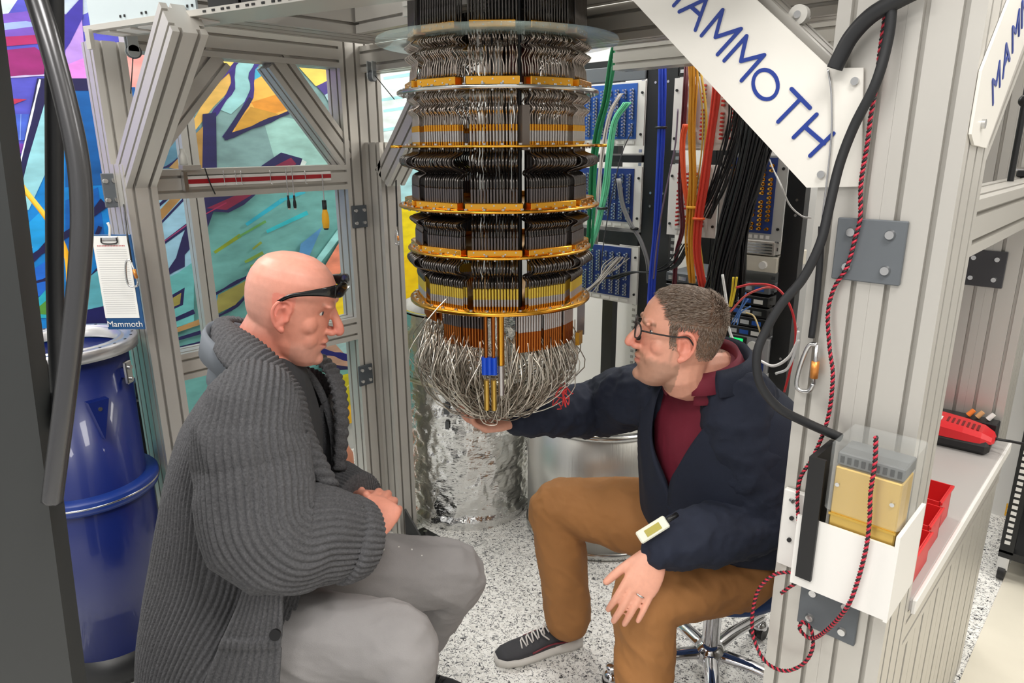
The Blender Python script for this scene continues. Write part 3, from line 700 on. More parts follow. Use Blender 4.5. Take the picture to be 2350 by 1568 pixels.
# ================================================================== cylinders on the floor
def foil_can():
    f = onz(1066, 1216, 0); c = f + FW*.29; r = .285; H_ = .96
    t = thing('radiation_shield', c, 'tall cylinder wrapped in crinkled silver foil behind the refrigerator', 'radiation shield')
    m = mat('crinkled_foil', (232, 232, 230), .1, 1, bump=1.0, bscale=30, stretch=(1, 1, 2.6))
    mb = MB(); rg = []; N, K = 180, 90
    for k in range(K+1):
        z = H_*k/K; row = []
        for i in range(N):
            a = 2*math.pi*i/N; p = V((math.cos(a)*3, math.sin(a)*3, z*9))
            q = noise.noise(p*1.6) + .7*(1-abs(noise.noise(p*3.3+V((9, 1, 4))))*2) + .5*(1-abs(noise.noise(p*6.1))*2)
            d = .0075*q*(.35 if z > .9 else 1) + (.012 if z < .05 else 0)
            row.append(c + V((math.cos(a)*(r+d), math.sin(a)*(r+d), z)))
        rg.append(row)
    mb.rings(rg, cap=False); mb.build('foil_wrap', m, t)
    MB().lathe([(r-.012, .96), (r+.006, .968), (r-.012, .972), (r-.02, .5), (0, .5)], c, 72).build('rim', M_ALUP, t)
    MB().lathe([(r+.004, .66), (r+.012, .665), (r+.012, .675), (r+.004, .68)], c, 72).build('band', mat('pale_band', (220, 214, 190), .3, .7), t)
    # tape strips on the front
    d = rdir(-12)
    for z, w_, h_ in ((.575, .024, .05), (.50, .016, .035)):
        p = c + d*(r+.012) + Z3*z; MB().box(p, (w_, .004, h_), Matrix((tdir(-12), d, Z3)).transposed()).build('tape', mat('grey_tape', (92, 94, 96), .4, .5), t)
foil_can()
f = onz(1395, 1293, 0); cc = f + FW*.33
t = thing('vacuum_can', cc, 'bare open aluminium cylinder behind the raised knee in brown trousers', 'vacuum can')
M_BRUSH = mat('brushed_aluminium', (222, 221, 216), .34, .8, bump=.16, bscale=30, stretch=(6, 6, .05))
MB().lathe([(.30, .02), (.305, .0), (.32, .0), (.32, .545), (.308, .55), (.305, .54), (.305, .03), (0, .03)], cc, 96).build('shell', M_BRUSH, t)
MB().lathe([(.318, .530), (.328, .532), (.328, .552), (.304, .556), (.304, .548)], cc, 96).build('rim', M_ALUP, t)
MB().lathe([(.318, .004), (.326, .006), (.326, .03), (.318, .034)], cc, 96).build('foot_ring', M_ALUP, t)
# ================================================================== people
def limb(mb, pts, rs, side=None, n=5, seg=18, flat=None):
    """closed tapered tube through joints; rs: radius or (radius along side, radius across)"""
    P = crom(pts, n); ra = crom1([r[0] if isinstance(r, tuple) else r for r in rs], n); rb = crom1([r[1] if isinstance(r, tuple) else r for r in rs], n)
    rg = []; a = None
    def ring(c_, t, A, B):
        nonlocal a
        if a is None: a = V(side) if side is not None else frame(t)[0]
        a = (a - t*a.dot(t)).normalized(); b = t.cross(a)
        return [c_ + a*A*math.cos(2*math.pi*k/seg) + b*B*math.sin(2*math.pi*k/seg) for k in range(seg)]
    m = len(P)
    T = [(P[min(i+1, m-1)] - P[max(i-1, 0)]).normalized() for i in range(m)]
    for e, s_ in ((-.75, .55), (-.4, .85)): rg.append(ring(P[0] + T[0]*e*min(ra[0], rb[0]), T[0], ra[0]*s_, rb[0]*s_))
    for i in range(m): rg.append(ring(P[i], T[i], ra[i], rb[i]))
    for e, s_ in ((.4, .85), (.75, .55)): rg.append(ring(P[-1] + T[-1]*e*min(ra[-1], rb[-1]), T[-1], ra[-1]*s_, rb[-1]*s_))
    return mb.rings(rg)
def solid(mb, name, mats, voxel, parent=None, smooth=6, post=None, colf=None, org=None):
    """one continuous skin over all shapes in mb"""
    me = bpy.data.meshes.new('tmp'); me.from_pydata([tuple(v) for v in mb.v], [], mb.f)
    bm = bmesh.new(); bm.from_mesh(me); bmesh.ops.recalc_face_normals(bm, faces=bm.faces); bm.to_mesh(me); bm.free()
    o = bpy.data.objects.new('tmp', me); COL.objects.link(o)
    r = o.modifiers.new('r', 'REMESH'); r.mode = 'VOXEL'; r.voxel_size = voxel; r.use_smooth_shade = True
    if smooth: s_ = o.modifiers.new('s', 'SMOOTH'); s_.iterations = smooth; s_.factor = .5
    dg = bpy.context.evaluated_depsgraph_get(); dg.update(); ev = o.evaluated_get(dg); nm = bpy.data.meshes.new_from_object(ev)
    bpy.data.objects.remove(o); bpy.data.meshes.remove(me)
    nv = len(nm.vertices); co = np.empty(nv*3); nm.vertices.foreach_get('co', co); co = co.reshape(-1, 3)
    if post is not None:
        no = np.empty(nv*3); nm.vertices.foreach_get('normal', no); co = post(co, no.reshape(-1, 3))
    if colf is not None:
        c = nm.color_attributes.new('Col', 'FLOAT_COLOR', 'POINT'); c.data.foreach_set('color', colf(co).astype(np.float32).ravel())
    if parent is not None: org = ORG[parent.name]
    elif org is None: org = V(((co[:, 0].min()+co[:, 0].max())/2, (co[:, 1].min()+co[:, 1].max())/2, co[:, 2].min()))
    nm.vertices.foreach_set('co', (co-np.array(org)).ravel()); nm.name = name
    nm.materials.clear()
    for m in (mats if isinstance(mats, (list, tuple)) else [mats]): nm.materials.append(m)
    nm.polygons.foreach_set('use_smooth', [True]*len(nm.polygons)); nm.update()
    o = bpy.data.objects.new(name, nm); COL.objects.link(o); ORG[o.name] = V(org)
    if parent is not None: o.parent = parent
    else: o.location = org
    return o
def folds(amp, sc, axis=None, seed=0, st=.45, hf=.4):
    """cloth creases: ridged noise, squeezed along an axis"""
    off = V((seed*3.1, seed*1.7, seed*2.3)); ax = V(axis).normalized() if axis is not None else None
    def f(co, no):
        out = co.copy()
        for i in range(len(co)):
            p = V(co[i])
            if ax is not None: p = p + ax*(p.dot(ax)*(st-1))
            q = p*sc + off
            d = (1-2*abs(noise.noise(q))) * .55 + noise.noise(q*.45)*.7 + hf*(1-2*abs(noise.noise(q*2.1))) + hf*.4*(1-2*abs(noise.noise(q*4.3)))
            out[i] += no[i]*(d*amp)
        return out
    return f
def rot(fwd, pitch=0, roll=0):
    """columns forward, left, up; pitch > 0 looks up"""
    f = V(fwd); f.z = 0; f.normalize(); l = Z3.cross(f); R = Matrix((f, l, Z3)).transposed()
    return R @ Matrix.Rotation(math.radians(-pitch), 3, 'Y') @ Matrix.Rotation(math.radians(roll), 3, 'X')
HEADZ = [(-.119, .055, .030, .016), (-.113, .070, .012, .032), (-.100, .078, -.006, .044), (-.085, .080, -.028, .052), (-.068, .082, -.05, .058), (-.05, .083, -.068, .063), (-.03, .083, -.083, .068), (-.01, .083, -.092, .072), (.01, .083, -.097, .0745), (.03, .090, -.0995, .076), (.05, .089, -.099, .0755), (.07, .083, -.094, .072), (.09, .071, -.084, .064), (.105, .055, -.069, .051), (.116, .033, -.046, .032), (.121, .008, -.02, .012)]
def add_head(mb, O, R, s, jaw=1.0):
    def L(x, y, z): return O + R @ V((x*s, y*s, z*s))
    rg = []
    for z, f, b, hw in HEADZ:
        if z < -.06: hw *= jaw
        xc = (f+b)/2; ax = (f-b)/2; row = []
        for k in range(40):
            t = 2*math.pi*k/40; ct, st = math.cos(t), math.sin(t)
            cx_ = math.copysign(abs(ct)**.92, ct); sy = math.copysign(abs(st)**.88, st)
            nar = 1 - .16*max(0, ct)**2 if z < .06 else 1
            row.append(L(xc+ax*cx_, hw*sy*nar, z))
        rg.append(row)
    mb.rings(rg)
    def E(x, y, z, a, b, c): mb.ell(L(x, y, z), (a*s, b*s, c*s), R, 14, 9)
    limb(mb, [L(.084, 0, .022), L(.093, 0, .004), L(.104, 0, -.016), L(.108, 0, -.028)], [.0075*s, .009*s, .0115*s, .012*s], n=3, seg=12)
    E(.092, .013, -.031, .012, .008, .008); E(.092, -.013, -.031, .012, .008, .008)
    for sd in (1, -1):
        E(.080, sd*.030, .033, .013, .026, .0085)          # brow
        E(.041, sd*.043, -.014, .025, .022, .026)          # cheek
        E(.047, sd*.032, -.048, .025, .024, .030)
        hx = [(.004, -.004), (.011, .020), (.002, .033), (-.014, .031), (-.023, .014), (-.020, -.008), (-.010, -.025), (.000, -.031)]
        pts = [L(x_, sd*(.0755 + .012*max(0, (.008-x_)/.03)), z_) for x_, z_ in hx]; limb(mb, pts, [.0042*s]*8, n=3, seg=8)
        E(-.006, sd*.075, .002, .015, .006, .026); E(.006, sd*.078, -.006, .005, .004, .007); E(-.001, sd*.079, -.029, .008, .005, .008)
        pts = [L(x_, sd*.080, z_) for x_, z_ in ((-.002, .020), (-.013, .012), (-.011, -.008), (-.003, -.016))]; limb(mb, pts, [.003*s]*4, n=3, seg=8)
    E(.081, 0, -.054, .010, .022, .006); E(.079, 0, -.067, .010, .019, .0065); E(.070, 0, -.098, .017, .022, .016)
    E(.078, 0, -.045, .008, .012, .010)
    return L
def head_local(co, O, R, s): return (co - np.array(O)) @ np.array(R) / s
def sockets(O, R, s):
    Rn = np.array(R)
    def f(co, no):
        q = head_local(co, O, R, s); d = np.zeros(len(co)); up = np.zeros(len(co))
        for sd in (1, -1):
            g = np.exp(-(((q[:, 1]-sd*.031)/.015)**2 + ((q[:, 2]-.014)/.011)**2))*(q[:, 0] > .05); d -= .0065*g
        g = np.exp(-((q[:, 2]+.0605)/.0022)**2 - (q[:, 1]/.024)**2)*(q[:, 0] > .06); d -= .0045*g
        g = np.exp(-((q[:, 2]+.083)/.006)**2 - (q[:, 1]/.02)**2)*(q[:, 0] > .06); d -= .003*g
        for sd in (1, -1):
            e = np.exp(-(((q[:, 0]+.004)/.008)**2 + ((q[:, 2]-.004)/.011)**2))*(q[:, 1]*sd > .07)
            co = co - np.outer(e*sd*.006*s, Rn[:, 1])
        return co + np.outer(d*s, Rn[:, 0])
    return f
def add_hand(mb, wr, fwd, pn, thumb, curls, s=1.0, spread=.0, th=(.62, .62, .35), thc=.25, armr=.026):
    """wrist, finger direction, the way the palm faces, the thumb's side, bend of each finger (three joints)"""
    f = V(fwd).normalized(); p = V(pn); p = (p - f*p.dot(f)).normalized(); t = V(thumb); t = (t - f*t.dot(f) - p*t.dot(p)).normalized()
    wr = V(wr)
    limb(mb, [wr - f*.03*s, wr + f*.01*s, wr + f*.045*s, wr + f*.078*s, wr + f*.092*s], [(armr*s, .021*s), (.029*s, .018*s), (.039*s, .0165*s), (.0405*s, .0135*s), (.037*s, .0105*s)], side=t, n=4, seg=18)
    mb.ell(wr + f*.035*s + t*.024*s + p*.008*s, (.022*s, .016*s, .015*s), Matrix((f, t, p)).transposed())
    offs = (.030, .0105, -.0095, -.0285); lens = ((.043, .026, .022), (.048, .030, .023), (.044, .028, .023), (.034, .021, .019)); rad = (.0088, .009, .0086, .0075)
    tips = []
    for i in range(4):
        c_ = curls[i]; b = wr + f*(.088 - (.004 if i in (0, 2) else 0) - (.010 if i == 3 else 0))*s + t*offs[i]*s
        d0 = (f + t*(spread*(1.5-i))).normalized(); ang = 0; pts = [b - d0*.02*s, b]; q = b
        for k in range(3):
            ang += c_[k]; d = d0*math.cos(ang) + p*math.sin(ang); q = q + d*lens[i][k]*s; pts.append(q)
        r = rad[i]*s; limb(mb, pts, [r, r*1.06, r*1.0, r*.93, r*.8], n=4, seg=12); tips.append(pts)
    b = wr + f*.022*s + t*.022*s + p*.006*s; d = (f*th[0] + t*th[1] + p*th[2]).normalized()
    q1 = b + d*.045*s; d2 = (d*math.cos(thc) + (f*.8 - t*.45).normalized()*math.sin(thc)).normalized(); q2 = q1 + d2*.034*s; q3 = q2 + (d2 + f*.15).normalized()*.025*s
    limb(mb, [b, q1, q2, q3], [.0155*s, .0115*s, .0105*s, .0085*s], n=4, seg=12)
    return tips
def skin_mat(name): return mat(name, (255, 255, 255), .46, attr='Col', var=.05, vscale=90, bump=.06, bscale=350, sub=.06)
def mixc(c, w, col):
    w = np.clip(w, 0, 1)[:, None]; return c*(1-w) + np.array(lin(col))[None, :]*w
def hairline(x):
    xs = [-.11, -.045, -.034, -.022, .004, .010, .027, .034, .048, .066, .086]; zs = [-.030, -.030, -.018, .034, .026, -.012, -.010, .036, .076, .102, .118]
    return np.interp(x, xs, zs)
def shoe(parent, heel, toe, up_m, sole_m, lace_m, accent=None, s=1.0):
    """running shoe from heel to toe on the floor"""
    h = V(heel); d = V(toe) - h; d.z = 0; Ln = d.length; d.normalize(); l = Z3.cross(d)
    st = [(0, .030, .0), (.12, .036, .0), (.35, .034, .0), (.55, .042, 0), (.75, .046, 0), (.9, .038, 0), (.98, .022, 0), (1.0, .010, 0)]
    def outline(sc): return [h + d*(Ln*a) + l*(w_*sc*s) for a, w_, _ in st] + [h + d*(Ln*a) - l*(w_*sc*s) for a, w_, _ in reversed(st)]
    bot = outline(.95); top = outline(1.06); mb = MB(); zt = [.044, .044, .038, .030, .028, .030, .032, .032]; zt = zt + zt[::-1]
    n = len(bot); B = [V((p.x, p.y, .002)) for p in bot]; Mm = [V((p.x, p.y, .014)) for p in top]; T = [V((p.x, p.y, z)) for p, z in zip(top, zt)]
    mb.rings([B, Mm, T], cap=True); sol = mb.build('sole', sole_m, parent)
    mb = MB(); prof = [(.0, .030, .085), (.1, .035, .098), (.25, .036, .092), (.42, .038, .084), (.6, .042, .066), (.78, .043, .052), (.9, .036, .046), (.985, .020, .036)]
    rg = []
    for a, w_, ht in prof:
        c_ = h + d*(Ln*a); row = []
        for k in range(16):
            t = math.pi*2*k/16; ct, st_ = math.cos(t), math.sin(t)
            z = .022 + (ht-.022)*(.5+.5*st_) if st_ > -.2 else .022
            row.append(V((c_.x, c_.y, 0)) + l*(w_*s*math.copysign(abs(ct)**.7, ct)*(1-.3*max(0, st_))) + Z3*z)
        rg.append(row)
    mb.rings(rg); up = mb.build('upper', up_m, parent)
    mb = MB()
    for k in range(5):
        a = .40 + k*.065; z = .098 - k*.0085; c_ = h + d*(Ln*a)
        mb.tube([c_ + l*.022*s + V((0, 0, z-.008)), c_ + Z3*(z+.002) + d*.006, c_ - l*.022*s + V((0, 0, z-.008))], .0028, 6)
        mb.tube([c_ - l*.022*s + V((0, 0, z-.008)), c_ + Z3*(z+.002) + d*.014, c_ + l*.022*s + d*.016 + V((0, 0, z-.012))], .0028, 6)
    mb.tube(crom([h+d*Ln*.42+Z3*.10, h+d*Ln*.5+l*.03+Z3*.1, h+d*Ln*.42+l*.04+Z3*.075], 5), .0025, 6)
    mb.build('laces', lace_m, up)
    if accent:
        mb = MB()
        for sd in (1, -1): mb.tube(crom([h+d*Ln*.2+l*sd*.0405*s+Z3*.05, h+d*Ln*.4+l*sd*.041*s+Z3*.055, h+d*Ln*.62+l*sd*.044*s+Z3*.042], 5), .003, 6)
        mb.build('side_stripe', accent, up)
    return sol
def shell(rings, a0, a1, fwd, lat, nribs, amp, thick, rows, cols=None, power=2.3, fold=0, fsc=9, seed=0, ribsign=1):
    """open garment shell: rings of (z, centre, half forward, half lateral, near opening deg, far opening deg); returns MB of a sheet with thickness"""
    f, l = V(fwd), V(lat); n = len(rings); K = rows; cols = cols or nribs*6
    def interp(idx): 
        vals = crom1([r[idx] for r in rings], max(1, K//(n-1))); return vals
    zz, A, B, O0, O1 = interp(0), interp(2), interp(3), interp(4), interp(5); cc_ = crom([r[1] for r in rings], max(1, K//(n-1)))
    out, inn = [], []
    for i in range(len(zz)):
        ro, ri = [], []
        for k in range(cols+1):
            t = k/cols; th = math.radians(O0[i] + (360-O1[i]-O0[i])*t)
            ct, st_ = math.cos(th), math.sin(th)
            x = math.copysign(abs(ct)**(2/power), ct); y = math.copysign(abs(st_)**(2/power), st_)
            nrm = (f*(ct/A[i]) + l*(st_/B[i])).normalized(); p = V((cc_[i].x, cc_[i].y, zz[i])) + f*(A[i]*x) + l*(B[i]*y)
            d = amp*abs(math.sin(math.pi*nribs*t))*ribsign if nribs else 0
            if fold:
                q = V((p.x*fsc, p.y*fsc, p.z*fsc*.3)) + V((seed, seed*2, 0)); d += fold*((1-2*abs(noise.noise(q)))*.7 + noise.noise(q*.5))
            ro.append(p + nrm*d); ri.append(p + nrm*(min(d, 0)*.5 - thick))
        out.append(ro); inn.append(ri)
    mb = MB(); m = len(out); c1 = cols+1; vs = [p for r in out for p in r] + [p for r in inn for p in r]; off = m*c1; fs = []
    for i in range(m-1):
        for k in range(cols):
            a = i*c1+k; fs.append((a, a+1, a+c1+1, a+c1)); fs.append((off+a, off+a+c1, off+a+c1+1, off+a+1))
    for i in range(m-1):
        for k in (0, cols): a = i*c1+k; fs.append((a, a+c1, off+a+c1, off+a))
    for k in range(cols):
        for i in (0, m-1): a = i*c1+k; fs.append((a, a+1, off+a+1, off+a))
    mb.add(vs, fs, True); return mb
def ribtube(pts, rs, nribs, amp, rows, side=None, fold=0, seed=0, cap=False, twist=0):
    n = max(1, rows//(len(pts)-1)); P = crom(pts, n); ra = crom1([r[0] if isinstance(r, tuple) else r for r in rs], n); rb = crom1([r[1] if isinstance(r, tuple) else r for r in rs], n)
    seg = nribs*6; rg = []; a = None; m = len(P)
    for i in range(m):
        t = (P[min(i+1, m-1)] - P[max(i-1, 0)]).normalized()
        if a is None: a = V(side) if side is not None else frame(t)[0]
        a = (a - t*a.dot(t)).normalized(); b = t.cross(a); row = []
        for k in range(seg):
            th = 2*math.pi*k/seg; d = amp*abs(math.sin(nribs*th/2)); e = a*math.cos(th) + b*math.sin(th)
            p = P[i] + a*ra[i]*math.cos(th) + b*rb[i]*math.sin(th)
            if fold: q = p*11 + V((seed, 0, seed)); d += fold*((1-2*abs(noise.noise(q)))*.7 + noise.noise(q*.5))
            row.append(p + e*d)
        rg.append(row)
    return MB().rings(rg, cap=cap)
def strip(U, Lw, nrib, amp, thick, cols, rows=8, bulge=.012, nrm=None):
    """ribbed band between two curves (ribs run across it)"""
    u = crom(U, max(2, cols//(len(U)-1))); l_ = crom(Lw, max(2, cols//(len(U)-1))); n = len(u); out, inn = [], []
    for i in range(n):
        ro, ri = [], []
        tg = (u[min(i+1, n-1)] - u[max(i-1, 0)]).normalized(); ac = (l_[i]-u[i]); w_ = ac.length; ac.normalize(); nn = tg.cross(ac).normalized()
        if nrm is not None and nn.dot(V(nrm(i/(n-1)))) < 0: nn = -nn
        for k in range(rows+1):
            t = k/rows; p = u[i].lerp(l_[i], t) + nn*(bulge*math.sin(math.pi*t) + amp*abs(math.sin(math.pi*nrib*i/(n-1))))
            ro.append(p); ri.append(p - nn*thick)
        out.append(ro); inn.append(ri)
    mb = MB(); c1 = rows+1; vs = [p for r in out for p in r] + [p for r in inn for p in r]; off = n*c1; fs = []
    for i in range(n-1):
        for k in range(rows):
            a = i*c1+k; fs.append((a, a+1, a+c1+1, a+c1)); fs.append((off+a, off+a+c1, off+a+c1+1, off+a+1))
        for k in (0, rows): a = i*c1+k; fs.append((a, a+c1, off+a+c1, off+a))
    for k in range(rows):
        for i in (0, n-1): a = i*c1+k; fs.append((a, a+1, off+a+1, off+a))
    return mb.add(vs, fs, True)
# ------------------------------------------------------------------ rolling stools
def stool(label, c, seat_z, seat_m, ang0, r=.20):
    t = thing('rolling_stool', c, label, 'stool'); c = V((c.x, c.y, 0))
    MB().lathe([(0, 0), (r-.03, 0), (r-.004, .012), (r, .03), (r-.01, .052), (r-.04, .06), (0, .062)], c + Z3*(seat_z-.062), 48).build('seat', seat_m, t)
    MB().cyl(c + Z3*.13, c + Z3*.30, .027, seg=24).build('column', M_CHROME, t)
    MB().cyl(c + Z3*.28, c + Z3*(seat_z-.05), .014, seg=18).build('piston', M_CHROME, t)
    MB().cyl(c + Z3*.285, c + Z3*.318, .031, seg=24).build('collar', M_BLACK, t)
    MB().lathe([(0, .085), (.04, .085), (.05, .10), (.045, .13), (.03, .15), (0, .15)], c, 24).build('hub', M_CHROME, t)
    for k in range(5):
        a = math.radians(ang0 + 72*k); d = V((math.cos(a), math.sin(a), 0))
        mb = MB(); limb(mb, [c + d*.03 + Z3*.115, c + d*.13 + Z3*.112, c + d*.24 + Z3*.094, c + d*.32 + Z3*.080], [(.024, .017), (.022, .015), (.020, .013), (.018, .012)], side=Z3.cross(d), n=4, seg=14)
        lg = mb.build('leg', M_CHROME, t)
        e = c + d*.312; s_ = Z3.cross(d); cb = MB()
        for sd in (-1, 1): cb.cyl(e + s_*sd*.006 + Z3*.026, e + s_*sd*.022 + Z3*.026, .026, seg=18)
        cb.build('caster', M_BLACK, lg)
        MB().lathe([(.010, .05), (.026, .04), (.028, .05), (.018, .066), (.0, .07)], e, 16).build('caster_hood', M_CHROME, lg)
    return t
ST1 = C(.615, 1.84, 0)
stool('rolling stool with a blue seat and chrome star base under the seated person in navy', ST1, .45, mat('blue_vinyl', (44, 74, 128), .4), 229, .215)
ST2 = C(-.64, 1.42, 0)
stool('rolling stool hidden beneath the long grey coat', ST2, .54, M_BLACK, 10)
# ------------------------------------------------------------------ person in the navy jacket
def person_navy():
    s = 1.06; O = at(1556, 777, 1.64); R = rot(RT*-.985 + FW*.10, pitch=9); mb = MB(); L = add_head(mb, O, R, s, jaw=1.08)
    neck = C(.52, 1.70, 1.08); pelv = C(.60, 1.80, .545)
    limb(mb, [L(-.022, 0, -.02), L(-.030, 0, -.085), neck, neck - Z3*.06 + RT*.02], [(.058, .062), (.060, .062), (.064, .068), (.07, .09)], side=R.col[0])
    fwd = (RT*-.82 + FW*-.57); lat = Z3.cross(fwd)
    ring = lambda X, D, z, a, b: (C(X, D, z), (a, b))
    limb(mb, [C(.53, 1.71, 1.05), C(.55, 1.73, .95), C(.57, 1.75, .8), C(.59, 1.78, .66), pelv], [(.065, .11), (.10, .17), (.12, .18), (.13, .17), (.12, .17)], side=fwd, seg=24)
    LS, LE, LW = at(1712, 935, 1.59), at(1738, 1195, 1.58), at(1514, 1258, 1.455)
    RS, RE, RW = at(1520, 885, 1.87), at(1372, 937, 2.02), at(1196, 960, 1.86)
    limb(mb, [LS, LS.lerp(LE, .5), LE, LE.lerp(LW, .5), LW], [.05, .045, .04, .038, .027])
    limb(mb, [RS, RS.lerp(RE, .5), RE, RE.lerp(RW, .5), RW], [.05, .045, .04, .038, .027])
    # far hand, palm up under the wires, fingers toward the foil cylinder
    f1 = (at(1085, 972, 1.84) - RW).normalized()
    add_hand(mb, RW + f1*.01, f1, Z3*.95 - FW*.28, FW, [(.45, .6, .4), (.5, .6, .4), (.5, .6, .4), (.55, .6, .4)], 1.15, th=(.8, .45, .35), thc=.1)
    # near hand resting on the near knee, back of the hand to the viewer
    KL = at(1480, 1375, 1.53); f2 = (at(1440, 1400, 1.395) - LW).normalized()
    pn2 = (FW*.8 + Z3*-.45 + RT*.1); tips = add_hand(mb, LW + f2*.012, f2, pn2, RT*-.8 + Z3*.35, [(.15, .35, .25), (.12, .32, .22), (.10, .26, .2), (.05, .12, .15)], 1.06, spread=.03, th=(.85, .5, .12), thc=.15)
    KR = at(1282, 1162, 2.02); AR = at(1302, 1424, 1.99); HR, HL = pelv + RT*-.04 + FW*.1 - Z3*.02, pelv + RT*-.02 - FW*.1 - Z3*.02
    AL = C(.335, 1.49, .10)
    limb(mb, [HR, KR, KR.lerp(AR, .3), AR], [.08, .055, .055, .036]); limb(mb, [HL, KL, KL.lerp(AL, .3), AL], [.08, .055, .055, .036])
    hR = C(.205, 2.02, 0); tR = C(-.062, 1.925, 0); hL = C(.36, 1.51, 0); tL = C(.12, 1.38, 0)
    for h, a, t_ in ((hR, AR, tR), (hL, AL, tL)): limb(mb, [a, h.lerp(t_, .25) + Z3*.045, h.lerp(t_, .8) + Z3*.03], [.034, .030, .018])
    def colf(co):
        q = head_local(co, O, R, s); n = len(co); c = np.tile(np.array(lin((226, 164, 140))), (n, 1)); hd = (np.abs(q) < .16).all(1)
        x, y, z = q[:, 0], q[:, 1], q[:, 2]; ay = np.abs(y)
        jag = .0015*np.sin(x*410+z*230)+.0015*np.sin(y*520+x*300)
        cheek = np.exp(-((x-.07)/.03)**2-((z+.02)/.02)**2)*hd; c = mixc(c, cheek*.45, (220, 132, 112))
        c = mixc(c, np.exp(-((x-.106)/.014)**2-((z+.028)/.016)**2)*hd*.6, (222, 124, 108))
        ear = (ay > .0735)*(x > -.03)*(x < .016)*(np.abs(z) < .045)*hd; c = mixc(c, ear*.6, (230, 132, 112))
        beard = np.clip((-.040+.02*np.clip((x-.03)/.04, -1, 1)*0 - z + jag)/.012, 0, 1)*(x > -.006)*(z > -.125)*hd
        beard = np.maximum(beard, np.clip((.006 - np.abs(x-.018))/.01, 0, 1)*(z < 0)*hd); c = mixc(c, beard*.62, (140, 112, 92))
        mus = np.exp(-((z+.045)/.006)**2)*(x > .07)*(ay < .03)*hd; c = mixc(c, mus*.6, (134, 98, 76))
        lips = np.exp(-((z+.0605)/.0075)**2)*(x > .078)*(ay < .023)*hd; c = mixc(c, lips*.7, (196, 112, 102))
        brow = np.exp(-((z-.035-.1*(.03-ay))/.0045)**2)*(x > .06)*(ay > .010)*(ay < .052)*hd; c = mixc(c, brow*.8, (112, 84, 64))
        hair = np.clip((z - hairline(x) + jag)/.012, 0, 1)*hd*(1-ear); c = mixc(c, hair*.9, (120, 98, 80))
        return c
    o = solid(mb, 'person', skin_mat('skin_light'), .0031, smooth=5, post=sockets(O, R, s), colf=colf)
    tag(o, 'seated person in a navy fleece jacket, maroon shirt and brown trousers reaching under the refrigerator', 'person')
    # hair strands
    me = o.data; nv = len(me.vertices); co = np.empty(nv*3); me.vertices.foreach_get('co', co); co = co.reshape(-1, 3) + np.array(ORG[o.name]); no = np.empty(nv*3); me.vertices.foreach_get('normal', no); no = no.reshape(-1, 3)
    q = head_local(co, O, R, s); m_ = (q[:, 2] > hairline(q[:, 0])+.002)*(np.abs(q) < .14).all(1)*~((np.abs(q[:, 1]) > .0735)*(q[:, 0] > -.03)*(q[:, 0] < .018)*(q[:, 2] < .04))
    idx = np.nonzero(m_)[0]; rnd = random.Random(5); hb = MB(); hc = [(132, 112, 96), (156, 138, 122), (108, 90, 76), (172, 158, 146)]
    up = R.col[2]; fr = R.col[0]
    for _ in range(12000):
        i = idx[rnd.randrange(len(idx))]; p = V(co[i]); nn = V(no[i]); lz = q[i, 2]; ln = (.005 + .013*max(0, min(1, (lz-.0)/.09)))*rnd.uniform(.7, 1.15)
        flow = (fr*(.75 if lz > .055 else .15) - up*(.2 if lz > .055 else .9) + R.col[1]*rnd.uniform(-.25, .25) - fr*(.5 if q[i, 0] < -.05 else 0)); flow = (flow - nn*flow.dot(nn))
        d = (nn*.30 + flow*.95).normalized(); d2 = (nn*.05 + flow).normalized(); w_ = .0006; sd = d.cross(nn).normalized()
        a = p - nn*.001; b = p + d*ln*.5; c_ = b + d2*ln*.5; hb.cur = rnd.randrange(4)
        hb.add([a + sd*w_, a - sd*w_, a + nn*w_, b + sd*w_, b - sd*w_, b + nn*w_, c_], [(0, 1, 4, 3), (1, 2, 5, 4), (2, 0, 3, 5), (3, 4, 6), (4, 5, 6), (5, 3, 6)], True)
    h = hb.build('hair', [mat('hair_brown_%d' % k, c_, .5) for k, c_ in enumerate(hc)], o, fixn=False); h['label'] = 'short greying brown hair'
    for sd in (1, -1):
        e = MB(); e.ell(L(.0580, sd*.031, .013), (.012*s,)*3, R); e.build('eye', mat('eye_white', (232, 226, 220), .2), o)
        e = MB(); e.ell(L(.0690, sd*.031, .013), (.0025*s, .0055*s, .0055*s), R); e.build('iris', mat('eye_iris', (52, 66, 78), .15), o)
    # glasses
    g = MB(); mg = mat('dark_frames', (40, 36, 36), .35, .3)
    for sd in (1, -1):
        ring = [L(.101 - .006*abs(math.sin(a))*0 - .008*max(0, math.cos(a))*1, sd*(.033 + .025*math.cos(a)), .012 + .018*math.sin(a)) for a in [2*math.pi*k/24 for k in range(24)]]
        g.tube(ring, .0019, 6, closed=True)
        g.tube(crom([L(.093, sd*.059, .018), L(.06, sd*.074, .020), L(.02, sd*.081, .022), L(-.005, sd*.083, .026), L(-.022, sd*.083, .010)], 5), .0021, 6)
    g.tube(crom([L(.100, .010, .018), L(.107, 0, .021), L(.100, -.010, .018)], 4), .0017, 6)
    gl = g.build('glasses', mg, o); ln_ = MB()
    for sd in (1, -1): ln_.prism([L(.0985 - .008*max(0, math.cos(a)), sd*(.033 + .024*math.cos(a)), .012 + .017*math.sin(a)) for a in [2*math.pi*k/20 for k in range(20)]], R.col[0]*.001)
    ln_.build('lens', mat('lens_glass', (240, 245, 245), .02, alpha=.12), gl)
    # shirt
    M_MAR = mat('maroon_knit', (112, 22, 44), .75, bump=.12, bscale=500)
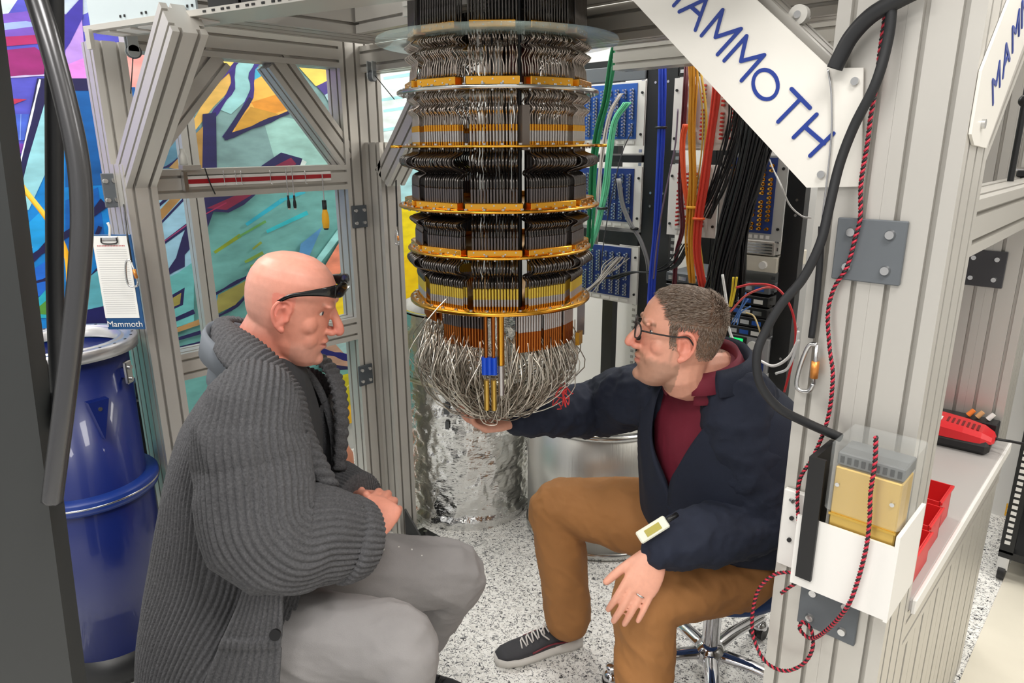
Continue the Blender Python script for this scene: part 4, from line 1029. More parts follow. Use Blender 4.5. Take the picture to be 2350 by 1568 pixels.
    b = MB(); limb(b, [C(.525, 1.70, 1.05), C(.545, 1.72, .97), C(.56, 1.74, .85), C(.58, 1.77, .7), C(.60, 1.80, .56)], [(.095, .15), (.128, .195), (.148, .2), (.155, .2), (.15, .19)], side=fwd, seg=30)
    sh = solid(b, 'polo_shirt', M_MAR, .008, o, 4, folds(.004, 14, Z3, 2))
    nk = L(-.03, 0, -.085).lerp(neck, .55); rg = []
    for z, A_, B_ in ((-.03, .085, .10), (.0, .078, .086), (.035, .078, .082), (.05, .082, .086), (.03, .094, .098), (.0, .104, .112)):
        row = []
        for k in range(37):
            t = math.radians(26 + (360-52)*k/36); row.append(nk + fwd*(A_*math.cos(t)) + lat*(B_*math.sin(t)) + Z3*(z - .028*math.cos(t)) + fwd*-.005)
        rg.append(row)
    cb = MB(); cb.rings(rg, cap=False, closed=False); cl = cb.build('shirt_collar', M_MAR, sh); md = cl.modifiers.new('t', 'SOLIDIFY'); md.thickness = .003
    # jacket
    M_NV = mat('navy_fleece', (23, 30, 48), .85, bump=.15, bscale=420, var=.08, vscale=30)
    rgs = [(1.085, C(.525, 1.695, 0), .085, .10, 42, 42), (1.06, C(.53, 1.70, 0), .11, .155, 34, 34), (1.02, C(.54, 1.71, 0), .137, .20, 22, 30), (.95, C(.55, 1.72, 0), .157, .228, 10, 27), (.87, C(.56, 1.74, 0), .172, .238, 3, 20), (.79, C(.572, 1.755, 0), .184, .238, -2, 6), (.70, C(.585, 1.77, 0), .196, .236, -3, -1), (.62, C(.592, 1.785, 0), .198, .232, -3, -1), (.595, C(.595, 1.79, 0), .19, .226, -3, -1)]
    jk = shell(rgs, 0, 0, fwd, lat, 0, 0, .006, 64, cols=120, fold=.015, fsc=8, seed=3).build('jacket', M_NV, o)
    f_ = folds(.015, 12, None, 4, .45, .3)
    b = MB(); limb(b, [LS + V((0, 0, .012)) - lat*.03, LS.lerp(LE, .33), LS.lerp(LE, .7), LE, LE.lerp(LW, .35), LE.lerp(LW, .75), LW - (LW-LE).normalized()*.0], [.092, .088, .080, .076, .070, .058, .047], n=6, seg=22)
    solid(b, 'sleeve', M_NV, .006, jk, 3, f_)
    b = MB(); limb(b, [RS + V((0, 0, .0)) + lat*.05, RS.lerp(RE, .4), RE, RE.lerp(RW, .35), RE.lerp(RW, .75), RW], [.098, .088, .080, .070, .056, .044], n=6, seg=22)
    solid(b, 'sleeve', M_NV, .006, jk, 3, f_)
    # stand collar folded open
    rg = []
    for z, A_, B_ in ((-.05, .112, .150), (-.01, .098, .112), (.035, .096, .104), (.055, .102, .110), (.035, .118, .128), (.0, .132, .148)):
        row = []
        for k in range(41):
            t = math.radians(52 + (360-104)*k/40); row.append(nk + fwd*(A_*math.cos(t)-.012) + lat*(B_*math.sin(t)) + Z3*(z - .022*math.cos(t)))
        rg.append(row)
    cb = MB(); cb.rings(rg, cap=False, closed=False); cl = cb.build('jacket_collar', M_NV, jk); md = cl.modifiers.new('t', 'SOLIDIFY'); md.thickness = .006
    # trousers
    M_BR = mat('brown_canvas', (164, 113, 64), .8, bump=.12, bscale=600, var=.06, vscale=12)
    b = MB(); limb(b, [pelv + Z3*.05 + FW*-.0, pelv], [(.165, .20), (.15, .20)], side=fwd)
    limb(b, [HR + RT*.03, HR.lerp(KR, .35), HR.lerp(KR, .7), KR, KR.lerp(AR, .22), KR.lerp(AR, .6), AR + Z3*.01], [.125, .116, .098, .083, .079, .074, .070], n=6, seg=24)
    limb(b, [HL + RT*.04, HL.lerp(KL, .35), HL.lerp(KL, .7), KL, KL.lerp(AL, .22), KL.lerp(AL, .6), AL + Z3*.0], [.12, .110, .094, .080, .076, .071, .068], n=6, seg=24)
    tr = solid(b, 'trousers', M_BR, .006, o, 3, folds(.012, 13, RT*-.7 + Z3*.7, 9, .4, .25))
    bb = MB(); ring = [pelv + fwd*(.178*math.cos(a)) + lat*(.214*math.sin(a)) + Z3*.055 for a in [2*math.pi*k/40 for k in range(40)]]; bb.tube(ring, .013, 8, closed=True); bb.build('belt', mat('brown_leather', (84, 52, 30), .45), tr)
    p = at(1498, 1216, 1.43); d1 = (at(1530, 1196, 1.44)-p).normalized(); n1 = -ray(1502, 1214).normalized(); n1 = (n1 - d1*n1.dot(d1)).normalized()
    Rb = Matrix((d1, n1.cross(d1), n1)).transposed(); bd = MB(); bd.box(p, (.078, .03, .008), Rb, bev=.003); bd = bd.build('badge', mat('pale_badge', (226, 226, 210), .35), tr)
    MB().box(p + n1*.0045, (.04, .016, .001), Rb).build('badge_print', mat('olive_print', (170, 160, 70), .5), bd)
    MB().tube([p + d1*.04, p + d1*.07 + n1*-.01], .006, 8).build('badge_clip', M_BLKMET, bd)
    # shoes and socks
    M_SH = mat('grey_mesh', (62, 62, 66), .75, bump=.4, bscale=700); M_SO = mat('white_foam', (226, 222, 216), .6); M_LA = mat('white_lace', (220, 216, 212), .7)
    for h, t_, a in ((hR, tR, AR), (hL, tL, AL)):
        r_ = empty('shoe', h); r_.parent = o; r_.location = V(h) - ORG[o.name]; ORG[r_.name] = V(h)
        shoe(r_, h + (h-t_).normalized()*.02, t_, M_SH, M_SO, M_LA, mat('maroon_stripe', (120, 40, 52), .6), 1.05)
        b = MB(); limb(b, [h.lerp(t_, .12) + Z3*.075, a + Z3*.05], [.037, .041], n=4); b.build('sock', mat('white_sock', (226, 224, 220), .8), r_)
    rp = tips[2][1].lerp(tips[2][2], .35); rd = (tips[2][2]-tips[2][1]).normalized(); ra_, rb_ = frame(rd)
    MB().tube([rp + (ra_*math.cos(k*.3927) + rb_*math.sin(k*.3927))*.0108 for k in range(16)], .0024, 6, closed=True).build('ring', M_STEEL, o)
    return o
person_navy()
# ------------------------------------------------------------------ person in the long knitted coat
def person_coat():
    s = 1.04; O = at(668, 708, 1.52); R = rot(RT*.985 + FW*.12, pitch=-15); mb = MB(); L = add_head(mb, O, R, s, jaw=1.05)
    neck = C(-.565, 1.49, 1.15); pelv = C(-.63, 1.42, .64); fwd = RT.copy(); lat = Z3.cross(fwd)
    limb(mb, [L(-.018, 0, -.01), L(-.034, 0, -.075), L(-.05, 0, -.12), neck, neck - Z3*.07], [(.062, .062), (.066, .064), (.068, .066), (.08, .085), (.09, .14)], side=R.col[0])
    limb(mb, [C(-.57, 1.49, 1.10), C(-.59, 1.48, 1.0), C(-.61, 1.46, .86), pelv + Z3*.08, pelv], [(.08, .16), (.11, .19), (.12, .18), (.125, .17), (.12, .16)], side=fwd, seg=24)
    RS, RE, RW = at(572, 985, 1.28), at(598, 1222, 1.20), at(838, 1238, 1.34)
    LS, LE, LW = at(672, 905, 1.67), at(690, 1110, 1.70), at(826, 1150, 1.53)
    for a, b, c_ in ((RS, RE, RW), (LS, LE, LW)): limb(mb, [a, a.lerp(b, .5), b, b.lerp(c_, .5), c_], [.05, .045, .042, .038, .027])
    # hands folded together: near hand wraps over the far fist
    f1 = (at(888, 1150, 1.425) - RW).normalized()
    add_hand(mb, RW + f1*.0, f1, FW*.95 + RT*.15 + Z3*-.1, Z3*.9 - RT*.25, [(.55, .95, .6), (.6, 1.0, .6), (.65, 1.0, .6), (.7, 1.0, .6)], 1.06, th=(.75, .45, .25), thc=.15)
    f2 = (at(905, 1165, 1.43) - LW).normalized()
    add_hand(mb, LW + f2*.0, f2, -FW*.9 - Z3*.15 - RT*.1, Z3*.8 + RT*.4, [(.75, 1.0, .6), (.75, 1.05, .6), (.7, 1.0, .6), (.7, 1.0, .6)], 1.04, th=(.8, .4, .2), thc=.2)
    KN = at(918, 1478, 1.27); KF = at(1040, 1318, 1.63); HN, HF = pelv + RT*.03 - FW*.10 - Z3*.02, pelv + RT*.03 + FW*.10 - Z3*.02
    AN = V((KN.x, KN.y, .11)) - RT*.06 + FW*.01; AF = C(-.315, 1.80, .13)
    limb(mb, [HN, KN, KN.lerp(AN, .3), AN], [.08, .055, .055, .036]); limb(mb, [HF, KF, KF.lerp(AF, .3), AF], [.08, .055, .055, .036])
    hN = V((AN.x, AN.y, 0)) - RT*.05; tN = hN + RT*.27 - FW*.02; hF = C(-.40, 1.815, 0); tF = C(-.15, 1.765, 0)
    for h, a, t_ in ((hN, AN, tN), (hF, AF, tF)): limb(mb, [a, h.lerp(t_, .3) + Z3*.045, h.lerp(t_, .8) + Z3*.03], [.034, .030, .018])
    def colf(co):
        q = head_local(co, O, R, s); n = len(co); c = np.tile(np.array(lin((224, 150, 128))), (n, 1)); hd = (np.abs(q) < .17).all(1)
        x, y, z = q[:, 0], q[:, 1], q[:, 2]; ay = np.abs(y)
        c = mixc(c, np.clip((z-.03)/.06, 0, 1)*hd*.5, (236, 168, 150))
        stub = np.clip((-x-.0)/.05, 0, 1)*np.clip((.09-z)/.05, 0, 1)*np.clip((z+.07)/.02, 0, 1)*hd; c = mixc(c, stub*.28, (176, 160, 152))
        c = mixc(c, np.exp(-((x-.108)/.016)**2-((z+.028)/.018)**2)*hd*.55, (216, 116, 104))
        c = mixc(c, np.clip((-.03-z)/.03, 0, 1)*np.clip((.03-x)/.05, 0, 1)*hd*.4, (216, 118, 100))
        ear = (ay > .0735)*(x > -.03)*(x < .016)*(np.abs(z) < .045)*hd; c = mixc(c, ear*.55, (226, 124, 108))
        lips = np.exp(-((z+.0605)/.0065)**2)*(x > .078)*(ay < .023)*hd; c = mixc(c, lips*.6, (190, 96, 92))
        brow = np.exp(-((z-.035)/.004)**2)*(x > .06)*(ay > .012)*(ay < .05)*hd; c = mixc(c, brow*.4, (150, 116, 100))
        bd = np.clip((-.05-z)/.02, 0, 1)*(x > .02)*hd; c = mixc(c, bd*.22, (190, 170, 160))
        return c
    o = solid(mb, 'person', skin_mat('skin_rosy'), .0031, smooth=5, post=sockets(O, R, s), colf=colf)
    tag(o, 'seated bald person in a long grey ribbed coat with sunglasses pushed up, hands folded', 'person')
    for sd in (1, -1):
        e = MB(); e.ell(L(.0580, sd*.031, .013), (.012*s,)*3, R); e.build('eye', mat('eye_white', (232, 226, 220), .2), o)
        e = MB(); e.ell(L(.0690, sd*.031, .013), (.0025*s, .0055*s, .0055*s), R); e.build('iris', mat('eye_iris', (52, 66, 78), .15), o)
    # sunglasses pushed up on the forehead
    g = MB(); gm = mat('black_gloss', (10, 10, 12), .15)
    for sd in (1, -1):
        pts = [L(.090, sd*.062, .072), L(.070, sd*.076, .069), L(.035, sd*.083, .059), L(.005, sd*.0845, .047), L(-.016, sd*.084, .030)]
        limb(g, pts, [(.015*s, .003*s), (.010*s, .003*s), (.0055*s, .0026*s), (.0045*s, .0025*s), (.0035*s, .0025*s)], side=R.col[2], n=5, seg=12)
    limb(g, [L(.088, .064, .072), L(.101, .042, .075), L(.106, .012, .076), L(.106, -.012, .076), L(.101, -.042, .075), L(.088, -.064, .072)], [(.014*s, .0035*s), (.017*s, .0035*s), (.008*s, .004*s), (.008*s, .004*s), (.017*s, .0035*s), (.014*s, .0035*s)], side=R.col[2], n=5, seg=12)
    g.build('sunglasses', gm, o)
    # inner jacket and scarf collar
    M_IN = mat('charcoal_jersey', (58, 60, 64), .85, bump=.1, bscale=500)
    b = MB(); limb(b, [C(-.56, 1.49, 1.13), C(-.575, 1.485, 1.05), C(-.59, 1.47, .95), C(-.60, 1.45, .82), C(-.61, 1.43, .68)], [(.095, .13), (.125, .18), (.142, .19), (.152, .19), (.16, .19)], side=fwd, seg=30)
    jk = solid(b, 'inner_jacket', M_IN, .008, o, 4, folds(.006, 12, Z3, 2))
    M_SC = mat('slate_collar', (112, 118, 126), .8)
    nk = neck; rg = []
    for z, A_, B_ in ((-.05, .098, .115), (-.01, .088, .095), (.04, .088, .090), (.062, .092, .094), (.05, .102, .104), (.01, .112, .118)):
        row = []
        for k in range(41):
            t = math.radians(22 + (360-44)*k/40); row.append(nk + fwd*(A_*math.cos(t)-.01) + lat*(B_*math.sin(t)) + Z3*(z - .052*math.cos(t) + .012))
        rg.append(row)
    cb = MB(); cb.rings(rg, cap=False, closed=False); cl = cb.build('neck_collar', M_SC, jk); md = cl.modifiers.new('t', 'SOLIDIFY'); md.thickness = .004
    # long ribbed coat
    M_CO = mat('grey_rib_knit', (84, 84, 87), .92, bump=.7, bscale=240, var=.30, vscale=210)
    M_CD = mat('dark_rib_knit', (60, 60, 64), .92, bump=.5, bscale=260, var=.18, vscale=190)
    rgs = [(1.15, C(-.565, 1.49, 0), .085, .105, 55, 55), (1.11, C(-.57, 1.485, 0), .115, .15, 44, 44), (1.05, C(-.58, 1.48, 0), .142, .195, 36, 36), (.97, C(-.59, 1.475, 0), .165, .222, 30, 30), (.88, C(-.60, 1.46, 0), .178, .228, 28, 28), (.78, C(-.612, 1.45, 0), .193, .235, 30, 32), (.68, C(-.62, 1.435, 0), .208, .25, 40, 46), (.58, C(-.63, 1.425, 0), .215, .27, 50, 58), (.42, C(-.64, 1.42, 0), .222, .285, 54, 64), (.25, C(-.645, 1.42, 0), .228, .295, 54, 66), (.10, C(-.65, 1.42, 0), .232, .30, 54, 66)]
    # lat is away from the viewer, so the near edge of the opening is at the end of the sweep
    ct = shell(rgs, 0, 0, fwd, lat, 92, .0058, .008, 110, cols=92*5, fold=.008, fsc=7, seed=5).build('coat', M_CO, o)
    d = (RE-RS).normalized()
    slv = ribtube([C(-.575, 1.44, 1.085), RS + lat*.035 + Z3*.045, RS.lerp(RE, .10) - lat*.01 + Z3*.01, RS.lerp(RE, .28), RS.lerp(RE, .5), RS.lerp(RE, .85) + V((0, 0, -.01)), RE.lerp(RW, .18) - Z3*.012, RE.lerp(RW, .45), RE.lerp(RW, .70), RE.lerp(RW, .80)], [.055, .080, .098, .103, .103, .103, .104, .096, .086, .078], 46, .0056, 108, fold=.009, seed=2)
    slv.build('sleeve', M_CO, ct)
    d2 = (RW-RE).normalized(); a, b_ = RE.lerp(RW, .74), RE.lerp(RW, .985)
    cf = ribtube([a - d2*.0, a + d2*.012, a.lerp(b_, .5), b_ - d2*.006, b_, b_ - d2*.01, a.lerp(b_, .6)], [.080, .088, .086, .078, .072, .064, .062], 42, .0052, 30, fold=.003, seed=4)
    cf.build('cuff', M_CO, ct)
    slv = ribtube([LS - lat*.04 + Z3*.02, LS.lerp(LE, .5), LE, LE.lerp(LW, .4), LE.lerp(LW, .75), LE.lerp(LW, .94), LE.lerp(LW, .985), LE.lerp(LW, .9)], [.10, .10, .096, .084, .074, .066, .060, .05], 48, .004, 70, fold=.006, seed=7)
    slv.build('sleeve', M_CO, ct)
    # wide collar lying over the shoulders
    U = [at(775, 1120, 1.35), at(722, 1000, 1.35), at(690, 905, 1.36), at(655, 842, 1.38), at(602, 788, 1.41), at(548, 752, 1.47), at(530, 735, 1.545), at(575, 745, 1.60), at(660, 790, 1.625), at(742, 840, 1.60), at(772, 930, 1.575), at(770, 1080, 1.55)]
    W_ = [at(740, 1120, 1.30), at(665, 985, 1.29), at(650, 905, 1.27), at(590, 888, 1.27), at(530, 850, 1.31), at(490, 805, 1.40), at(488, 762, 1.545), at(560, 760, 1.66), at(690, 815, 1.70), at(762, 850, 1.67), at(790, 930, 1.62), at(784, 1080, 1.58)]
    cen = C(-.57, 1.49, .95)
    co_ = strip(U, W_, 70, .0055, .012, 370, rows=10, bulge=.016, nrm=lambda t: (U[min(11, int(t*11))] - cen) + Z3*.05)
    co_.build('coat_collar', M_CO, ct)
    # hanging belt end and button
    U = [at(575, 1285, 1.165), at(545, 1385, 1.16), at(508, 1470, 1.155), at(455, 1600, 1.15)]; W_ = [at(655, 1290, 1.165), at(650, 1385, 1.16), at(648, 1470, 1.155), at(640, 1600, 1.15)]
    b = MB(); rows = 60; u = crom(U, 20); w_ = crom(W_, 20); out = []; nn = (-FW*.9 + Z3*.2).normalized(); C1 = 10*6
    for i in range(len(u)):
        out.append([u[i].lerp(w_[i], k/C1) + nn*(.0042*abs(math.sin(math.pi*10*k/C1)) + .008*math.sin(math.pi*k/C1) + (.006 if 38 < i < 43 else 0)) for k in range(C1+1)])
    b.rings(out, cap=False, closed=False); k_ = b.build('belt_end', M_CO, ct); md = k_.modifiers.new('t', 'SOLIDIFY'); md.thickness = .012
    p = at(633, 1456, 1.135); b = MB(); b.cyl(p, p - FW*.006 + Z3*.002, .011, seg=20); b.build('coat_button', M_BLACK, ct)
    # jeans
    M_JE = mat('grey_denim', (150, 147, 147), .85, bump=.2, bscale=500, var=.10, vscale=9)
    b = MB(); limb(b, [pelv + Z3*.06, pelv], [(.15, .18), (.14, .18)], side=fwd)
    limb(b, [HN, HN.lerp(KN, .35), HN.lerp(KN, .7), KN, KN.lerp(AN, .22), KN.lerp(AN, .6), AN + Z3*.01], [.105, .096, .086, .075, .070, .064, .058], n=6, seg=24)
    limb(b, [HF, HF.lerp(KF, .35), HF.lerp(KF, .7), KF, KF.lerp(AF, .22), KF.lerp(AF, .6), AF + Z3*.01], [.11, .104, .094, .082, .074, .066, .058], n=6, seg=24)
    je = solid(b, 'jeans', M_JE, .006, o, 3, folds(.012, 13, RT*.9 - Z3*.3 + FW*.2, 6, .35, .2))
    pt = MB(); rnd = random.Random(4)
    for px, py, D in ((915, 1256, 1.57), (945, 1262, 1.57), (990, 1268, 1.58), (968, 1276, 1.56), (1040, 1285, 1.60), (880, 1262, 1.55), (1000, 1290, 1.56)):
        h = at(px, py, D); d_ = ray(px, py).normalized(); pt.ell(h - d_*.0, (.0028,)*3, None, 8, 6)
    o2 = pt.build('paint_specks', M_WHITE, je); o2['kind'] = 'stuff'
    M_BS = mat('dark_shoe', (38, 38, 42), .7, bump=.3, bscale=500)
    for h, t_ in ((hN, tN), (hF, tF)):
        r_ = empty('shoe', h); r_.parent = o; r_.location = V(h) - ORG[o.name]; ORG[r_.name] = V(h); shoe(r_, h, t_, M_BS, M_BLACK, mat('dark_lace', (30, 30, 32), .8), None, 1.02)
    return o
person_coat()
# ================================================================== right-hand upright with sign, bench and boxes
RF = thing('aluminium_frame', (-.34, 1.8, 0), 'broad aluminium upright in the right foreground with cross beams behind it', 'frame')
for xx in (-.387, -.287): ext(MB(), (xx, 1.2825, 0), (xx, 1.2825, 2.3), X3, W=.0998, Hh=.165, nh=3).build('post', M_ALU, RF)
for xx in (-.41, -.31): ext(MB(), (xx, 2.4625, 0), (xx, 2.4625, 2.3), X3, W=.0998, Hh=.165, nh=3).build('post', M_ALU, RF)
ext(MB(), (-.287, 1.365, 1.51), (-.287, 2.38, 1.51), X3, W=.095, Hh=.095).build('beam', M_ALU, RF)
ext(MB(), (-.287, 1.365, .715), (-.287, 2.38, .715), X3, W=.095, Hh=.095).build('beam', M_ALU, RF)
ext(MB(), (-.36, 1.26, 1.655), (-.74, 1.26, 2.0), Y3, W=.08, Hh=.07).build('brace', M_ALU, RF)
ext(MB(), (-.28, 1.34, 1.60), (-.28, 1.80, 2.04), X3, W=.07, Hh=.07).build('brace', M_ALU, RF)
ext(MB(), (-.44, 1.32, 2.02), (-1.6, 1.32, 2.02), Y3, W=.08, Hh=.08).build('beam', M_ALU, RF)
ext(MB(), (-.36, 1.45, 2.05), (-.36, 2.38, 2.05), X3, W=.1, Hh=.1).build('beam', M_ALU, RF)
ext(MB(), (-.46, 2.43, 1.97), (-1.7, 2.43, 1.97), Y3).build('beam', M_ALU, RF)
ext(MB(), (-.47, 2.43, 1.55), (-.88, 2.43, 1.95), Y3, W=.086).build('brace', M_ALU, RF)
MB().ab(-.50, -.27, 2.56, 2.575, .82, 2.2).build('rear_panel', mat('grey_panel', (150, 150, 148), .5), RF)
def joint_plate(parent, c, ax, ay, nrm, w_, h_, inset=.28, m=M_DGREY):
    ax, ay, nrm = V(ax), V(ay), V(nrm); R = Matrix((ax, ay, nrm)).transposed()
    p = MB().box(V(c) + nrm*.004, (w_, h_, .008), R, bev=.0015).build('joining_plate', m, parent)
    for sx in (-1, 1):
        for sy in (-1, 1):
            q = V(c) + ax*sx*w_*inset + ay*sy*h_*inset + nrm*.008; b = MB(); b.cyl(q, q + nrm*.005, .0085, .0065, seg=18); b.cyl(q + nrm*.005, q + nrm*.0051, .0035, seg=6)
            b.build('bolt', M_STEEL, p)
    return p
joint_plate(RF, (-.345, 1.2, 1.483), X3, Z3, -Y3, .103, .100)
joint_plate(RF, (-.332, 1.2, .82), X3, Z3, -Y3, .103, .095)
joint_plate(RF, (-.372, 2.38, 1.298), X3, Z3, -Y3, .102, .104, m=mat('dark_plate', (62, 62, 66), .5))
joint_plate(CAGE, (-2.255, 1.60, 1.40), Y3, Z3, X3, .07, .09, m=mat('dark_plate', (62, 62, 66), .5)) if False else None
joint_plate(CAGE, onx(824, 497, -2.30), Y3, Z3, X3, .066, .085, m=mat('dark_plate2', (70, 76, 82), .5))
joint_plate(CAGE, onx(838, 860, -2.30), Y3, Z3, X3, .066, .085, m=mat('dark_plate2', (70, 76, 82), .5))
joint_plate(CAGE, onx(253, 437, -2.345) + V((.0, 0, 0)), Y3, Z3, X3, .042, .10)
# ------------------------------------------------------------------ signs
M_SIGN = mat('sign_white', (224, 221, 214), .4); M_INK = mat('sign_blue', (22, 52, 138), .45)
def strokes_mesh(lines, width, org, ax, ay, nrm, th=.0008):
    """flat rounded strokes lying on a plane"""
    mb = MB(); R = width/2
    th0 = th
    for ln in lines:
        for (x0, y0), (x1, y1) in zip(ln[:-1], ln[1:]):
            th0 += .00006; th = th0; a = math.atan2(y1-y0, x1-x0); pts = []
            for k in range(9): t = a + math.pi/2 + math.pi*k/8; pts.append((x0+R*math.cos(t), y0+R*math.sin(t)))
            for k in range(9): t = a - math.pi/2 + math.pi*k/8; pts.append((x1+R*math.cos(t), y1+R*math.sin(t)))
            mb.prism([org + ax*x + ay*y for x, y in pts], nrm*th)
    return mb
def c5(x, y): return (1300 + x/3.917, y/3.917)
M2 = [(1215, 320), (1405, 90), (1340, 335), (1570, 260), (1360, 490)]
WORD = [[(x-395, y-440) for x, y in M2], [(1015, 105), (1262, -12), (1160, 270)], [(1118, 58), (1208, 138)], M2, [(1420, 545), (1620, 325), (1570, 550), (1780, 495), (1575, 725)],
        [(2025, 800), (2190, 970)], [(2110, 885), (1905, 1095)], [(2250, 1030), (2045, 1235)], [(2145, 1140), (2318, 1290)], [(2401, 1200), (2193, 1400)]]
SYP = 1.196
T1 = thing('sign_board', (-.6, SYP, 1.58), 'white sign board on the diagonal brace with blue lettering facing the seated persons', 'sign')
def sg(x, z): return V((x, SYP, z))
MB().prism([sg(-.452, 1.578), sg(-.905, 1.995), sg(-.70, 1.995), sg(-.436, 1.762), sg(-.386, 1.759), sg(-.368, 1.583)], V((0, -.004, 0))).build('board', M_SIGN, T1)
lines = [[(lambda p: (p.x, p.z))(ony(*c5(x, y), SYP-.0042)) for x, y in ln] for ln in WORD]
lm = strokes_mesh(lines, .0064, V((0, SYP-.0042, 0)), X3, Z3, -Y3)
oo = [(lambda p: (p.x, p.z))(ony(*c5(1790+118*math.cos(t)*.94+math.sin(t)*10, 760+132*math.sin(t)), SYP-.0042)) for t in [2*math.pi*k/36 for k in range(36)]]
oc = (sum(p[0] for p in oo)/36, sum(p[1] for p in oo)/36)
def annulus(mb, pts, c_, width, yy, th):
    P = []
    for sgn in (1, -1):
        for p in pts:
            d = math.hypot(p[0]-c_[0], p[1]-c_[1]); f_ = (d + sgn*width/2)/d; P.append(((c_[0]+(p[0]-c_[0])*f_), (c_[1]+(p[1]-c_[1])*f_)))
    n = len(pts); A = [V((x, yy, z)) for x, z in P]; B = [V((x, yy-th, z)) for x, z in P]
    fs = []
    for i in range(n):
        j = (i+1) % n; fs += [(2*n+i, 2*n+j, 3*n+j, 3*n+i), (i, j, 2*n+j, 2*n+i), (n+i, n+j, 3*n+j, 3*n+i)]
    mb.add(A+B, fs)
annulus(lm, oo, oc, .0064, SYP-.0042, .0008)
lm.build('lettering', M_INK, T1)
for x, z in ((-.43, 1.60), (-.395, 1.74)): 
    b = MB(); b.cyl((x, SYP-.004, z), (x, SYP-.009, z), .006, seg=16); b.build('bolt', M_STEEL, T1)
# grazing sign on the other face, same word reading upward
SX = -.2365
T2 = thing('sign_board', (SX, 1.4, 1.62), 'white sign board seen edge-on at the far right, same blue lettering', 'sign')
def s2(y, z): return V((SX, y, z))
MB().prism([s2(1.235, 1.645), s2(1.325, 1.64), s2(1.64, 1.97), s2(1.43, 1.97), s2(1.205, 1.745), s2(1.205, 1.66)], V((.004, 0, 0))).build('board', M_SIGN, T2)
u2 = V((0, .70, .715)); v2 = V((0, -.715, .70)); o2 = V((SX+.0042, 1.315, 1.705))
def L2(ch):
    return {'M': [[(0, 0), (0, 1), (.42, .45), (.84, 1), (.84, 0)]], 'A': [[(0, 0), (.42, 1), (.84, 0)], [(.18, .36), (.66, .36)]], 'O': [[(.5+.5*math.cos(t), .5+.5*math.sin(t)) for t in [2*math.pi*k/20 for k in range(21)]]], 'T': [[(0, 1), (.8, 1)], [(.4, 1), (.4, 0)]], 'H': [[(0, 0), (0, 1)], [(.7, 0), (.7, 1)], [(0, .5), (.7, .5)]]}[ch]
ls = []; xo = 0
for ch in 'MAMMOTH':
    ls += [[(xo + x*.045, y*.045) for x, y in ln] for ln in L2(ch)]; xo += .056
strokes_mesh(ls, .0064, o2, u2, v2, X3).build('lettering', M_INK, T2)
b = MB(); b.cyl((SX+.004, 1.262, 1.675), (SX+.009, 1.262, 1.675), .007, seg=16); b.build('bolt', M_STEEL, T2)
# ------------------------------------------------------------------ heater box in its white holder
HB = thing('control_box', (-.33, 1.15, .86), 'brass control box with clear cover in a white holder on the upright', 'control box')
MB().ab(-.432, -.375, 1.186, 1.198, .882, 1.038, bev=.002).build('flange', M_WHITE, HB)
MB().ab(-.372, -.222, 1.095, 1.100, .915, 1.045).build('holder_front', M_WHITE, HB)
MB().ab(-.372, -.222, 1.100, 1.198, .912, .917).build('holder_floor', M_WHITE, HB)
MB().ab(-.222, -.216, 1.095, 1.24, .912, 1.065).build('holder_side', M_WHITE, HB)
MB().ab(-.325, -.226, 1.104, 1.165, .93, 1.148, bev=.002).build('brass_block', mat('brass_foil', (202, 170, 92), .38, .6, bump=.15, bscale=40), HB)
MB().ab(-.326, -.225, 1.102, 1.104, 1.062, 1.066).build('cover_seam', M_BRASS, HB)
for x, z in ((-.318, 1.118), (-.236, 1.112)):
    b = MB(); b.cyl((x, 1.104, z), (x, 1.100, z), .0035, seg=12); b.build('screw', M_STEEL, HB)
MB().ab(-.325, -.226, 1.108, 1.17, 1.150, 1.172, bev=.002).build('terminal_strip', mat('grey_terminal', (96, 98, 98), .5), HB)
b = MB()
for k in range(9): b.ab(-.320+k*.0105, -.314+k*.0105, 1.1065, 1.1085, 1.155, 1.166)
o = b.build('terminal_slots', M_BLACK, HB); o['kind'] = 'stuff'
MB().ab(-.333, -.219, 1.097, 1.1985, 1.07, 1.192, bev=.004).build('clear_cover', mat('clear_cover', (235, 240, 240), .05, alpha=.10), HB)
MB().ab(-.362, -.336, 1.088, 1.094, .935, 1.158).build('black_bar', M_BLACK, HB)
MB().ab(-.362, -.352, 1.094, 1.18, .935, 1.158).build('black_side', M_BLACK, HB)
for z in (.94, .985, 1.02):
    b = MB(); b.cyl((-.418 if z > 1 else -.412, 1.186, z), (-.412, 1.182, z), .004, seg=12); b.build('screw', M_STEEL if z > 1 else M_BLACK, HB)
# ------------------------------------------------------------------ cords and hoses on the upright
def twisted(name, label, path, planes, r=.0021, pitch=.011):
    P = crom([ony(px, py, pl) for (px, py), pl in zip(path, planes)], 10); t = thing(name, P[-1], label, 'cord'); s_ = 0; A, B = [], []; a = None; out = []
    Q = [P[0]]
    for i in range(1, len(P)):                       # resample evenly
        seg = P[i]-P[i-1]; n = max(1, int(seg.length/.0018))
        Q += [P[i-1] + seg*(k/n) for k in range(1, n+1)]
    for i, p in enumerate(Q):
        tg = (Q[min(i+1, len(Q)-1)] - Q[max(i-1, 0)]).normalized()
        if a is None: a = frame(tg)[0]
        a = (a - tg*a.dot(tg)).normalized(); b = tg.cross(a); s_ += (Q[i]-Q[i-1]).length if i else 0; th = s_/pitch*math.pi*2
        d = a*math.cos(th) + b*math.sin(th); A.append(p + d*r*.9); B.append(p - d*r*.9)
    MB().tube(A, r, 5).build('red_strand', mat('red_insulation', (190, 40, 62), .45), t); MB().tube(B, r, 5).build('black_strand', mat('black_insulation', (22, 18, 22), .45), t)
